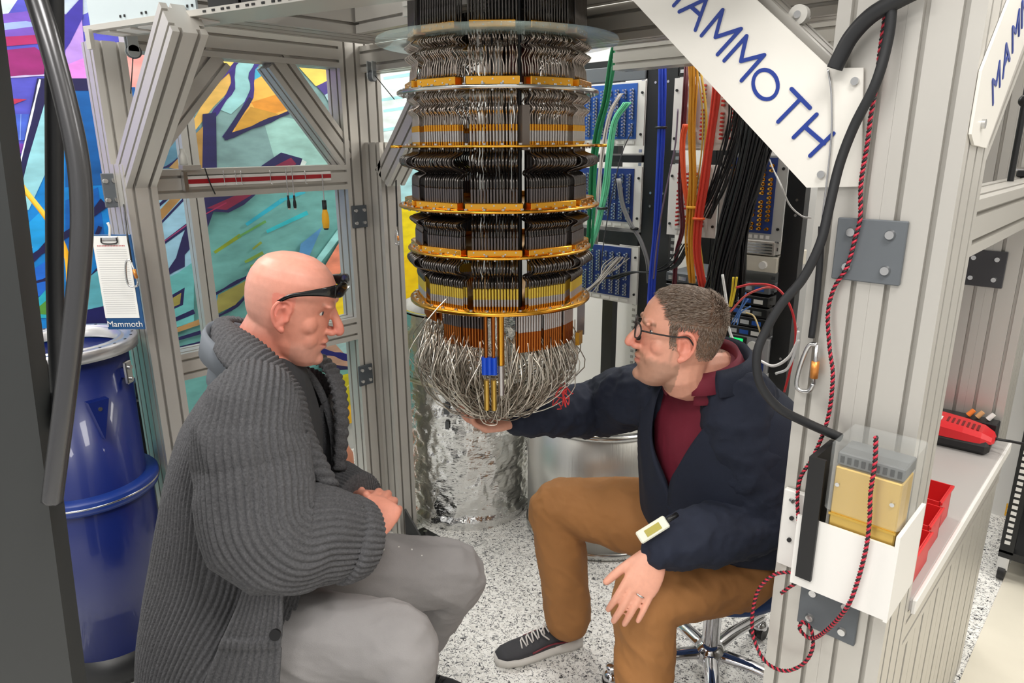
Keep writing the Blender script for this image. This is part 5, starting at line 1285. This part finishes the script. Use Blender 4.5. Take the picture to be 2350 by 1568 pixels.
pth = [(2034, 20), (2018, 130), (2012, 190), (1999, 262), (1990, 332), (1976, 420), (1974, 500), (1963, 545), (1944, 612), (1914, 662), (1900, 720), (1904, 800), (1911, 865), (1900, 960), (1868, 1045), (1838, 1095), (1830, 1145), (1833, 1220), (1829, 1290), (1820, 1325)]
twisted('twisted_cord', 'red and black twisted cord running down the face of the upright', pth, [1.185]*14 + [1.175]*6)
pth = [(2010, 1002), (2008, 1060), (1998, 1130), (1995, 1200), (1986, 1265), (1966, 1340), (1945, 1392), (1905, 1440), (1864, 1466), (1836, 1446), (1842, 1428), (1862, 1446), (1864, 1490), (1842, 1525), (1800, 1540), (1758, 1520), (1733, 1475), (1726, 1425), (1738, 1360), (1772, 1322), (1812, 1314), (1836, 1328), (1812, 1348), (1792, 1362)]
twisted('twisted_cord', 'red and black twisted cord looping below the brass control box', pth, [1.086]*7 + [1.12, 1.16, 1.165, 1.17, 1.17] + [1.165]*12)
cable('black_hose', 'thick black hose end plugged into the sign bracket at the top', (18, 19, 24), [ony(px, py, 1.17) for px, py in ((2120, -30), (2060, 0), (2000, 35), (1955, 82), (1928, 130), (1915, 158))], .0125, 'hose', M_RUB)
cable('black_hose', 'long black hose sweeping down past the upright and the navy shoulder', (18, 19, 22), [ony(px, py, pl) for px, py, pl in ((2048, 0, 1.17), (2038, 90, 1.17), (2010, 190, 1.165), (1960, 290, 1.165), (1926, 380, 1.16), (1902, 480, 1.15), (1882, 560, 1.14), (1842, 640, 1.13), (1792, 700, 1.12), (1757, 760, 1.11), (1737, 815, 1.10), (1744, 880, 1.10), (1786, 935, 1.12), (1850, 970, 1.15), (1930, 1005, 1.18))], .0078, 'hose', M_RUB)
def carabiner(name, label, c, up, side, L=.07, W_=.034, r=.0032, colr=M_STEEL):
    up, side = V(up).normalized(), V(side).normalized(); c = V(c); t = thing(name, c - up*L*.5, label, 'carabiner'); n_ = up.cross(side)
    P = [(.10, .5), (-.25, .47), (-.42, .25), (-.5, -.15), (-.42, -.42), (-.1, -.5), (.3, -.46), (.42, -.3)]
    MB().tube(crom([c + side*x*W_ + up*y*L for x, y in P], 5), r, 8).build('spine', colr, t)
    MB().tube([c + side*.42*W_ - up*.3*L, c + side*.1*W_ + up*.5*L], r*.9, 8).build('gate', colr, t)
    MB().tube([c + side*.36*W_ - up*.18*L, c + side*.24*W_ + up*.16*L], r*1.7, 10).build('screw_sleeve', mat('amber_sleeve', (214, 140, 70), .35, .6), t)
    return t
cable('steel_wire', 'thin steel wire hanging down from the sign edge', (120, 118, 114), [ony(px, py, 1.188) for px, py in ((1900, 158), (1908, 210), (1909, 300), (1901, 390), (1890, 480), (1886, 525))], .0018, 'wire', M_STEEL)
cable('sling', 'short black sling above the silver carabiner on the upright', (14, 14, 16), [ony(px, py, 1.19) for px, py in ((1886, 520), (1880, 620), (1872, 700), (1862, 775))], .0058, 'strap', M_RUB)
carabiner('carabiner', 'silver carabiner hanging on the upright beside the navy shoulder', ony(1857, 845, 1.185), Z3*.98 + X3*.12, X3, L=.088, W_=.032, r=.004)
# pulley wheel up in the corner
t = thing('pulley', ony(1838, 36, 1.255), 'white pulley wheel high up behind the sign board', 'pulley'); p = ony(1838, 36, 1.255)
b = MB(); b.cyl(p, p - Y3*.014, .016, seg=28); b.build('wheel', mat('white_nylon', (206, 204, 198), .5), t); b = MB(); b.cyl(p - Y3*.014, p - Y3*.017, .006, seg=16); b.build('axle', M_STEEL, t); MB().cyl(p, p + Y3*.03, .005).build('pin', M_STEEL, t)
# ------------------------------------------------------------------ workbench
WB = thing('workbench', (-.5, 1.9, 0), 'grey workbench with white edge behind the upright at the right', 'workbench')
MB().ab(-.44, -.232, 1.37, 2.375, .772, .80, bev=.004).build('worktop', mat('bench_grey', (172, 168, 165), .35), WB)
MB().ab(-.2345, -.226, 1.37, 2.375, .768, .8005, bev=.002).build('edge_strip', M_WHITE, WB)
for k in range(8):
    y0 = 1.375 + k*.125; ext(MB(), (-.262, y0+.0615, .0), (-.262, y0+.0615, .667), Y3, W=.123, Hh=.04, nw=1, nh=1, sw=.016).build('side_slat', M_ALU, WB)
for xx, yy in ((-.405, 1.42), (-.405, 2.33)): ext(MB(), (xx, yy, 0), (xx, yy, .772), X3, W=.06, Hh=.06).build('leg', M_ALU, WB)
M_BIN = mat('red_bin', (206, 34, 36), .4)
def binbox(label, x0, x1, y0, y1, z1):
    t = thing('storage_bin', ((x0+x1)/2, (y0+y1)/2, .8), label, 'bin', 'red storage bins')
    MB().ab(x0, x1, y0, y1, .8005, .803).build('floor_panel', M_BIN, t)
    MB().ab(x0, x1, y0, y0+.003, .803, z1).build('side_panel', M_BIN, t); MB().ab(x0, x1, y1-.003, y1, .803, z1).build('side_panel', M_BIN, t)
    MB().ab(x0, x0+.003, y0, y1, .803, z1).build('end_panel', M_BIN, t); MB().ab(x1-.003, x1, y0, y1, .803, z1).build('end_panel', M_BIN, t)
    MB().ab(x1-.0005, x1+.004, y0-.001, y1+.001, z1-.006, z1).build('rim', M_BIN, t)
binbox('open red storage bin, farthest of the three on the bench', -.40, -.262, 1.66, 1.77, .88)
binbox('open red storage bin, middle of the three on the bench', -.40, -.255, 1.54, 1.65, .875)
binbox('open red storage bin, nearest of the three on the bench, against the upright', -.40, -.248, 1.385, 1.53, .87)
def charger():
    t = thing('battery_charger', (-.35, 2.25, .8), 'red and black battery charger on the bench', 'charger'); d = V((1, .06, 0)).normalized(); n_ = V((-.06, 1, 0))
    c = V((-.36, 2.255, .80)); R = Matrix((d, n_, Z3)).transposed()
    MB().box(c + Z3*.021, (.20, .115, .04), R, bev=.012).build('base', M_BLACK, t)
    mb = MB(); rg = []
    for x, zt, w_ in ((-.10, .058, .045), (-.085, .074, .053), (-.03, .076, .055), (.03, .070, .055), (.075, .062, .052), (.10, .050, .040), (.106, .042, .025)):
        rg.append([c + d*x + n_*y + Z3*z for y, z in ((-w_, .034), (-w_, zt*.82), (-w_*.72, zt), (w_*.72, zt), (w_, zt*.82), (w_, .034))])
    mb.rings(rg, smooth=False); up = mb.build('shell', M_RED, t)
    for k in range(7): MB().box(c + d*(-.012 + k*.0125) - n_*.012 + Z3*(.0735 - k*.0013), (.006, .045, .003), R).build('vent_slot', mat('dark_red', (110, 10, 16), .5), up)
    MB().box(c + d*-.035 - n_*.02 + Z3*.076, (.018, .03, .003), R).build('label_patch', M_WHITE, up)
    MB().tube(crom([c + d*.105 + Z3*.04, c + d*.14 + Z3*.042, c + d*.19 - n_*.02 + Z3*.055, c + d*.26 - n_*.03 + Z3*.10], 6), .004, 8).build('power_lead', M_BLACK, t)
charger()
t = thing('parts_tray', (-.34, 2.34, .8), 'black tray of small parts behind the red charger', 'tray')
MB().ab(-.43, -.262, 2.322, 2.372, .8005, .86, bev=.003).build('body', M_BLACK, t)
for k, (x, m_) in enumerate(((-.335, mat('orange_foam', (240, 130, 50), .8)), (-.312, mat('tan_foam', (206, 160, 110), .8)), (-.285, M_WHITE))):
    p = V((x, 2.345, .872)); b = MB(); b.cyl(p - V((.006, 0, .008)), p + V((.006, .004, .010)), .0075, .0065, seg=14)
    tag(b.build('earplug', m_), ('orange', 'tan', 'white')[k] + ' foam earplug lying on the black tray behind the charger', 'earplug')
t = thing('toggle_clamp', (-.30, 2.30, 1.5585), 'black and silver clamp lying on the beam at the far right', 'clamp')
MB().ab(-.325, -.255, 2.29, 2.36, 1.5585, 1.575, bev=.003).build('body', M_BLKMET, t); b = MB(); b.cyl((-.33, 2.30, 1.578), (-.25, 2.30, 1.578), .006); b.build('bar', M_CHROME, t)
b = MB(); b.cyl((-.332, 1.70, 1.5585), (-.325, 1.70, 1.60), .011, .013, seg=16); b.cyl((-.325, 1.70, 1.60), (-.322, 1.70, 1.612), .013, .008, seg=16)
tag(b.build('yellow_tool_grip', M_YEL), 'yellow rounded handle standing on the beam behind the sign', 'tool')
MB_ = MB(); MB_.cyl((-.30, 2.05, 1.5585), (-.30, 2.05, 1.99), .007, seg=12); MB_.ell((-.30, 2.05, 1.74), (.014, .014, .014)); tag(MB_.build('slim_rod', M_BLKMET), 'slim black rod with a ball standing on the beam at the far right', 'rod')
# ------------------------------------------------------------------ rack on casters far right
def caster_rack():
    x0, y0 = -.26, 3.02; t = thing('caster_rack', (x0+.25, y0+.25, 0), 'black perforated equipment rack on casters at the far right', 'rack')
    for dx in (0, .50):
        for dy in (0, .50): MB().ab(x0+dx, x0+dx+.045, y0+dy, y0+dy+.045, .12, 2.05).build('upright', M_BLKMET, t)
    h = MB()
    for i in range(74): h.ab(x0-.002, x0, y0+.012, y0+.030, .16+i*.025, .174+i*.025); h.ab(x0+.012, x0+.03, y0-.002, y0, .16+i*.025, .174+i*.025)
    o = h.build('rail_holes', M_WHITE, t); o['kind'] = 'stuff'
    for z in (.10, 2.0):
        MB().ab(x0, x0+.545, y0, y0+.545, z, z+.03).build('deck', M_BLKMET, t)
    for dx in (.02, .52):
        for dy in (.02, .52):
            b = MB(); b.cyl((x0+dx-.012, y0+dy, .032), (x0+dx+.012, y0+dy, .032), .032, seg=18); b.build('caster', M_BLACK, t); MB().ab(x0+dx-.018, x0+dx+.018, y0+dy-.02, y0+dy+.02, .05, .10).build('caster_fork', M_STEEL, t)
    for z, m_, nm in ((.5, M_BLKMET, 'drawer'), (.9, M_DGREY, 'drawer'), (1.3, M_BLKMET, 'drawer')): MB().ab(x0+.05, x0+.495, y0+.01, y0+.5, z, z+.2).build(nm, m_, t)
    return t
caster_rack()
p = onz(2340, 1185, .0); b = MB(); b.box(p + Z3*.04, (.12, .12, .08), None, bev=.01); b.cyl(p + Z3*.08, p + Z3*.12, .02)
tag(b.build('floor_stop', M_YEL), 'small yellow block on the floor beside the caster rack', 'block')
b = MB(); p = C(.46, 1.335, 0); b.lathe([(0, 0), (.045, 0), (.05, .02), (.05, .09), (.035, .10), (0, .10)], p, 24); tag(b.build('levelling_foot', M_YEL), 'yellow levelling foot at the base of the right upright', 'foot')
# ================================================================== left side
e1 = V((.972, .236, 0)).normalized(); n1 = V((-.236, .972, 0)).normalized(); p0 = V((-2.258, .702, 1.952)); R1 = Matrix((e1, n1, Z3)).transposed()
TR = thing('cable_tray', (-1.9, .8, 1.95), 'pale aluminium cable duct across the top left with white pads underneath', 'cable tray')
Lt = 1.25
MB().box(p0 + e1*Lt/2 + n1*.06 + Z3*.007, (Lt, .12, .014), R1).build('base_rail', M_ALU, TR)
MB().box(p0 + e1*.24 + n1*.012 + Z3*.062, (.44, .006, .095), R1).build('side_panel', mat('pale_panel', (190, 202, 206), .4, .2), TR)
MB().box(p0 + e1*.24 + n1*.010 + Z3*.113, (.44, .012, .010), R1).build('top_lip', M_ALU, TR)
for k in range(5): MB().box(p0 + e1*(.055+k*.092) + n1*.05 - Z3*.0025, (.06, .06, .004), R1).build('pad', M_WHITE, TR)
b = MB()
for k in range(4):
    for q in (0, .018): b.box(p0 + e1*(.16+k*.09+q) + n1*.008 + Z3*.026, (.005, .003, .006), R1)
for k in range(26): b.box(p0 + e1*(.50+k*.028+(k % 3)*.004) + n1*-.0005 + Z3*.007, (.010, .002, .005), R1)
o = b.build('slots', M_BLACK, TR); o['kind'] = 'stuff'
MB().box(p0 + e1*.03 - n1*.004 - Z3*.022, (.02, .012, .05), R1).build('end_clip', M_ALU, TR)
for k in range(4):
    t = thing('relay_module', p0 + e1*(.56+k*.115) + n1*.06 + Z3*.014, ('leftmost black module with a pale screen on the cable duct', 'second black module from the left on the cable duct', 'third black module from the left on the cable duct', 'fourth black module from the left on the cable duct')[k], 'module')
    c = p0 + e1*(.545+k*.115) + n1*.06 + Z3*.079; MB().box(c, (.105, .09, .13), R1, bev=.004).build('case', M_BLACK, t); MB().box(c - n1*.046 + Z3*.01, (.07, .004, .08), R1, bev=.001).build('face', M_BLKMET, t)
    MB().box(c - n1*.049 + Z3*.03, (.045, .002, .03), R1).build('screen', mat('pale_screen', (150, 190, 184), .3) if k == 0 else M_DGREY, t)
def block_pulley(label, p, d, wire):
    t = thing('pulley_block', p - Z3*.05, label, 'pulley'); d = V(d).normalized(); s_ = Z3.cross(d)
    for q in (-.010, .010):
        b = MB(); b.box(p + d*q + Z3*.012, (.004, .030, .05), Matrix((d, s_, Z3)).transposed(), bev=.001); b.cyl(p + d*(q-.002) - Z3*.012, p + d*(q+.002) - Z3*.012, .017, seg=20); b.build('cheek', mat('pulley_grey', (176, 182, 184), .4, .3), t)
    b = MB(); b.cyl(p - d*.007 - Z3*.012 + s_*.004, p + d*.007 - Z3*.012 + s_*.004, .019, seg=24); b.build('sheave', M_DGREY, t)
    MB().tube(wire, .0016, 6).build('wire', M_BLKMET, t)
pA = onx(303, 108, -2.27); block_pulley('grey pulley block hanging under the cable duct at the left post', pA, X3, [pA - Z3*.02, onx(300, 215, -2.27)])
pB = ony(853, 166, 1.60); block_pulley('grey pulley block under the beam beside the centre post', pB, X3*.6+Y3*.3, [pB - Z3*.01 + RT*.01, ony(905, 228, 1.60)])
# tool rail on the middle beam
TLX = -2.297
t = thing('tool_rail', onx(590, 414, TLX), 'red and white magnetic tool strip on the middle beam', 'tool rail'); a, b_ = onx(426, 417, TLX), onx(755, 411, TLX)
MB().ab(TLX, TLX+.014, a.y, b_.y, a.z-.016, a.z+.016).build('strip_body', M_WHITE, t); MB().ab(TLX+.014, TLX+.0155, a.y, b_.y, a.z-.007, a.z+.007).build('red_stripe', mat('dark_red_stripe', (160, 22, 34), .4), t)
MB().ab(TLX, TLX+.02, a.y-.012, a.y, a.z-.03, a.z+.03).build('end_bracket', M_STEEL, t); MB().ab(TLX-.02, TLX+.012, a.y-.008, a.y+.05, a.z+.035, a.z+.05).build('clip', M_ALU, t)
for px, m_ in ((513, 0), (540, 0), (553, 0), (620, 0), (700, 1)):
    q = onx(px, 400, TLX+.018); b = MB(); b.tube(crom([q + Z3*.012, q - Z3*.02, q - Z3*.034 + X3*.004, q - Z3*.03 + X3*.012], 4), .0014, 6); b.build('hook', M_STEEL, t)
def driver(label, px, py0, py1, py2, hm, tipm, r):
    x = TLX+.022; p0_, p1_, p2_ = onx(px, py0, x), onx(px, py1, x), onx(px, py2, x); p1_.y = p2_.y = p0_.y; t = thing('screwdriver', p2_, label, 'screwdriver')
    MB().cyl(p0_, p1_, .0022, seg=8).build('shaft', M_STEEL, t); z0, z1 = p2_.z, p1_.z; h = z1-z0
    MB().lathe([(0, h), (r*.6, h), (r*.62, h*.72), (r*.55, h*.66)], (p0_.x, p0_.y, z0), 20).build('grip_collar', M_BLACK, t)
    MB().lathe([(r*.55, h*.70), (r*.9, h*.5), (r, h*.25), (r*.8, h*.04), (0, h*.03)], (p0_.x, p0_.y, z0), 20).build('handle', hm, t)
    MB().lathe([(r*.7, h*.05), (r*.6, -.002), (0, -.002)], (p0_.x, p0_.y, z0), 20).build('end_cap', tipm, t)
driver('screwdriver with a yellow and black handle hanging from the tool strip', 739, 400, 460, 527, M_YEL, M_BLACK, .0135)
driver('thin black screwdriver, left one of the pair on the tool strip', 655, 384, 449, 480, M_BLACK, M_WHITE, .006)
driver('thin black screwdriver, right one of the pair on the tool strip', 669, 384, 449, 480, M_BLACK, M_WHITE, .006)
b = MB(); b.tube(crom([onx(470, 386, TLX+.03), onx(482, 420, TLX+.024), onx(494, 446, TLX+.02)], 5), .0022, 6); tag(b.build('cable_tie', M_BLACK), 'black cable tie around the left end of the tool strip', 'cable tie')
b = MB(); p = onx(423, 386, -2.33); p.z = 1.5805; b.lathe([(0, 0), (.013, 0), (.013, .04), (.008, .05), (.008, .062), (0, .063)], p, 18); tag(b.build('small_bottle', mat('bottle_white', (214, 214, 208), .4)), 'small white bottle with dark cap standing on the middle beam', 'bottle')
# sling with carabiner in front of the yellow paint
cable('sling', 'thin black sling hanging beside the centre post over the yellow paint', (16, 16, 18), [ony(px, py, 1.66) for px, py in ((909, 345), (909, 420), (911, 480), (912, 520))], .003, 'strap', M_BLKMET)
carabiner('carabiner', 'small silver carabiner hanging over the yellow paint', ony(911, 546, 1.66), Z3, X3, L=.055, W_=.024, r=.0024)
# clipboard
def clipboard():
    c = at(268, 640, 2.035); dn = (at(276, 740, 2.035) - at(262, 530, 2.035)).normalized(); r_ = RT.copy(); up = -dn; n_ = (r_.cross(up)).normalized()
    if n_.dot(FW) > 0: n_ = -n_
    up = n_.cross(r_).normalized()
    if up.z < 0: up = -up
    R = Matrix((r_, up, n_)).transposed(); t = thing('clipboard', c - up*.15, 'blue clipboard with a lined sheet hanging on the left post', 'clipboard')
    MB().box(c + r_*.006 - up*.012, (.112, .285, .003), R, bev=.001).build('board', mat('clip_blue', (18, 74, 124), .4), t)
    MB().box(c + n_*.0025 + up*.004, (.102, .245, .0012), R).build('sheet', mat('paper', (236, 236, 232), .7), t)
    b = MB()
    for k in range(30): b.box(c + n_*.0034 + up*(.088 - k*.0066), (.088, .0006, .0003), R)
    o = b.build('ruled_lines', mat('print_grey', (150, 150, 156), .7), t); o['kind'] = 'stuff'
    b = MB()
    for k in range(18): b.box(c + n_*.0034 + r_*(-.038 + k*.0045) + up*.098, (.003, .004, .0003), R)
    o = b.build('heading_print', mat('print_red', (196, 110, 110), .7), t); o['kind'] = 'stuff'
    MB().box(c + n_*.005 + up*.119, (.05, .012, .006), R, bev=.002).build('clip', M_STEEL, t)
    b = MB(); b.tube(crom([c + n_*.008 - r_*.022 + up*.122, c + n_*.008 - r_*.02 + up*.106, c + n_*.008 + r_*.02 + up*.106, c + n_*.008 + r_*.022 + up*.122], 5), .002, 6); b.build('clip_wire', M_BLACK, t)
    b = MB(); b.tube(crom([c + up*.125, c + up*.15 + r_*.004, c + up*.165], 4), .004, 8); b.build('hook', M_WHITE, t)
    fc = bpy.data.curves.new('lettering', 'FONT'); fc.body = 'Mammoth'; fc.size = .026; fc.align_x = 'CENTER'; fc.extrude = .0002; to = bpy.data.objects.new('tmp', fc); COL.objects.link(to)
    bpy.context.view_layer.update(); me = bpy.data.meshes.new_from_object(to.evaluated_get(bpy.context.evaluated_depsgraph_get())); bpy.data.objects.remove(to)
    me.transform(Matrix.Translation(c - ORG[t.name] - up*.146 + n_*.003 + r_*.004) @ R.to_4x4()); me.materials.clear(); me.materials.append(M_WHITE); o = bpy.data.objects.new('lettering', me); COL.objects.link(o); o.parent = t
    return c
clipboard()
cable('sling', 'thin black sling in front of the clipboard', (16, 16, 18), [at(284, 470, 2.09)] + [at(px, py, 1.99) for px, py in ((292, 540), (298, 575), (302, 602))], .0024, 'strap', M_BLKMET)
carabiner('carabiner', 'silver carabiner hanging in front of the clipboard', at(302, 628, 1.99), Z3, RT, L=.078, W_=.034, r=.003)
# blue cryostat can
def blue_can():
    c = at(142, 780, 2.0); zt = c.z; c = V((c.x, c.y, 0)); t = thing('vacuum_can', c, 'tall dark blue cryostat can with a bare metal flange at the left', 'vacuum can')
    M_B = mat('dark_blue_enamel', (16, 34, 104), .32, 0, coat=.3)
    MB().lathe([(.0, .10), (.178, .10), (.178, .60), (.165, .62), (.168, zt-.035), (.150, zt-.035), (.150, .12)], c, 72).build('shell', M_B, t)
    MB().lathe([(.145, zt-.03), (.198, zt-.034), (.2, zt-.004), (.196, zt), (.172, zt), (.168, zt-.006), (.160, zt-.006), (.157, zt), (.150, zt), (.145, zt-.03)], c, 72).build('top_flange', mat('flange_metal', (206, 206, 208), .3, .8), t)
    zf = .64; MB().lathe([(.165, zf-.03), (.195, zf-.032), (.2, zf-.02), (.2, zf+.004), (.195, zf+.01), (.165, zf+.012)], c, 72).build('lower_flange', mat('mid_blue_enamel', (24, 54, 132), .35), t)
    MB().lathe([(.1995, zf-.012), (.203, zf-.009), (.1995, zf-.006)], c, 72).build('flange_line', M_STEEL, t)
    MB().lathe([(0, 0), (.19, 0), (.19, .03), (.178, .10), (0, .10)], c, 60).build('base', M_BLKMET, t)
    b = MB()
    for k in range(24): q = c + V((math.cos(k*.2618)*.185, math.sin(k*.2618)*.185, zt)); b.cyl(q, q + Z3*.001, .004, seg=8)
    o = b.build('flange_holes', M_BLKMET, t); o['kind'] = 'stuff'
    def rad(ph): a = math.radians(ph); return -FW*math.cos(a) + RT*math.sin(a)
    for ph in (52, -40):
        d = rad(ph); q = c + d*.163 + Z3*(zt-.20); s_ = Z3.cross(d)
        MB().prism([q + s_*.028 + Z3*.05, q - s_*.028 + Z3*.05, q - Z3*.07], d*.03).build('lug', M_B, t)
        b = MB(); b.cyl(q + d*.03 + Z3*.025, q + d*.032 + Z3*.025, .006); b.build('lug_hole', M_STEEL, t)
    for ph, zz in ((88, zt-.10), (-60, zt-.20)):
        d = rad(ph); s_ = Z3.cross(d); q = c + d*.185 + Z3*zz; R = Matrix((s_, d, Z3)).transposed(); b = MB(); b.box(q, (.03, .012, .07), R, bev=.003); b.cyl(q + d*.006 + Z3*.015, q + d*.012 + Z3*.015, .008); b.cyl(q + d*.006 - Z3*.02, q + d*.012 - Z3*.02, .006); b.build('latch', M_STEEL, t); MB().box(q - d*.015, (.02, .03, .03), R).build('latch_mount', M_B, t)
    return c
blue_can()
b = MB(); cD = V((-2.49, .83, 0)); b.box(V((cD.x-.07, cD.y-.03, .40)), (.10, .10, .80), None, bev=.004); b.box(V((cD.x-.07, cD.y-.03, .83)), (.06, .06, .06), None, bev=.004); b.cyl((cD.x-.02, cD.y-.03, .3), (cD.x+.0, cD.y-.03, .3), .02)
tag(b.build('pump_cabinet', M_BLKMET), 'slim black cabinet between the blue can and the left post', 'cabinet')
# yellow cable
cable('cable', 'yellow cable curving down behind the black hoses at the left', (244, 176, 34), [at(px, py, 2.5) for px, py in ((-40, 350), (10, 375), (60, 440), (110, 505), (148, 570), (158, 640), (150, 720), (110, 780))] + [at(70, 830, 2.35)], .009, 'cable', M_YEL)
# dark foreground: cabinet edge and hoses close to the viewer
q = at(60, 740, .78); t = thing('cabinet', (q.x, q.y, 0), 'dark grey cabinet edge in the near left foreground', 'cabinet')
Rf = Matrix((RT, FW, Z3)).transposed(); eA, eB = at(-8, 260, .80), at(166, 1568, .80); eT = eA + (eA-eB)*((2.0-eA.z)/(eA.z-eB.z)); eG = eB + (eB-eA)*(eB.z/(eA.z-eB.z))
MB().prism([eT, eG, eG - RT*.34, eT - RT*.34], FW*.03).build('side_panel', mat('charcoal_panel', (44, 46, 46), .5), t)
MB().box(V((eG.x, eG.y, .02)) - RT*.17, (.30, .20, .04), Rf).build('plinth', M_BLACK, t)
M_HOSE = mat('grey_black_hose', (84, 84, 86), .25, .7)
cable('hose', 'thick dark grey hose with bright highlights sweeping down the left foreground', (60, 60, 60), [at(px, py, D) for px, py, D in ((62, -60, .86), (84, 0, .85), (112, 90, .84), (150, 230, .83), (178, 360, .82), (188, 480, .81), (184, 600, .80), (166, 780, .79), (144, 960, .78), (126, 1100, .775), (120, 1150, .775))], .0125, 'hose', M_HOSE)
cable('hose', 'straight black hose hanging in the near left foreground', (12, 12, 13), [at(px, py, D) for px, py, D in ((124, -60, .90), (125, 100, .90), (125, 400, .90), (126, 650, .89), (132, 820, .86), (142, 960, .82))], .0105, 'hose', M_RUB)
cable('hose', 'thin black hose curving behind the straight one in the near left foreground', (14, 14, 15), [at(px, py, D) for px, py, D in ((20, 690, .92), (60, 745, .91), (90, 820, .88), (120, 900, .85), (136, 990, .82))], .0065, 'hose', M_RUB)
# black base bracket of the centre post
t = thing('floor_bracket', (-2.26, 1.66, 0), 'black steel floor bracket at the foot of the centre post', 'bracket'); b0 = V((-2.20, 1.69, 0))
MB().box(b0 + V((.09, -.01, .005)), (.16, .12, .01), None, bev=.002).build('base_plate', M_BLKMET, t)
MB().prism([b0 + V((.012, -.05, .01)), b0 + V((.15, -.05, .01)), b0 + V((.012, -.05, .14))], V((0, .008, 0))).build('gusset', M_BLKMET, t)
for dx in (.06, .13): b = MB(); b.cyl(b0 + V((dx, .02, .01)), b0 + V((dx, .02, .022)), .009, seg=12); b.build('bolt', M_STEEL, t)
b = MB(); p = onx(785, 1070, -2.6); p = V((p.x, p.y, 0)); b.lathe([(0, 0), (.05, 0), (.06, .02), (.055, .28), (.03, .33), (.022, .36), (0, .37)], p, 24)
tag(b.build('tool_case', mat('salmon_case', (226, 150, 120), .5)), 'salmon coloured tool case standing behind the folded hands', 'case')
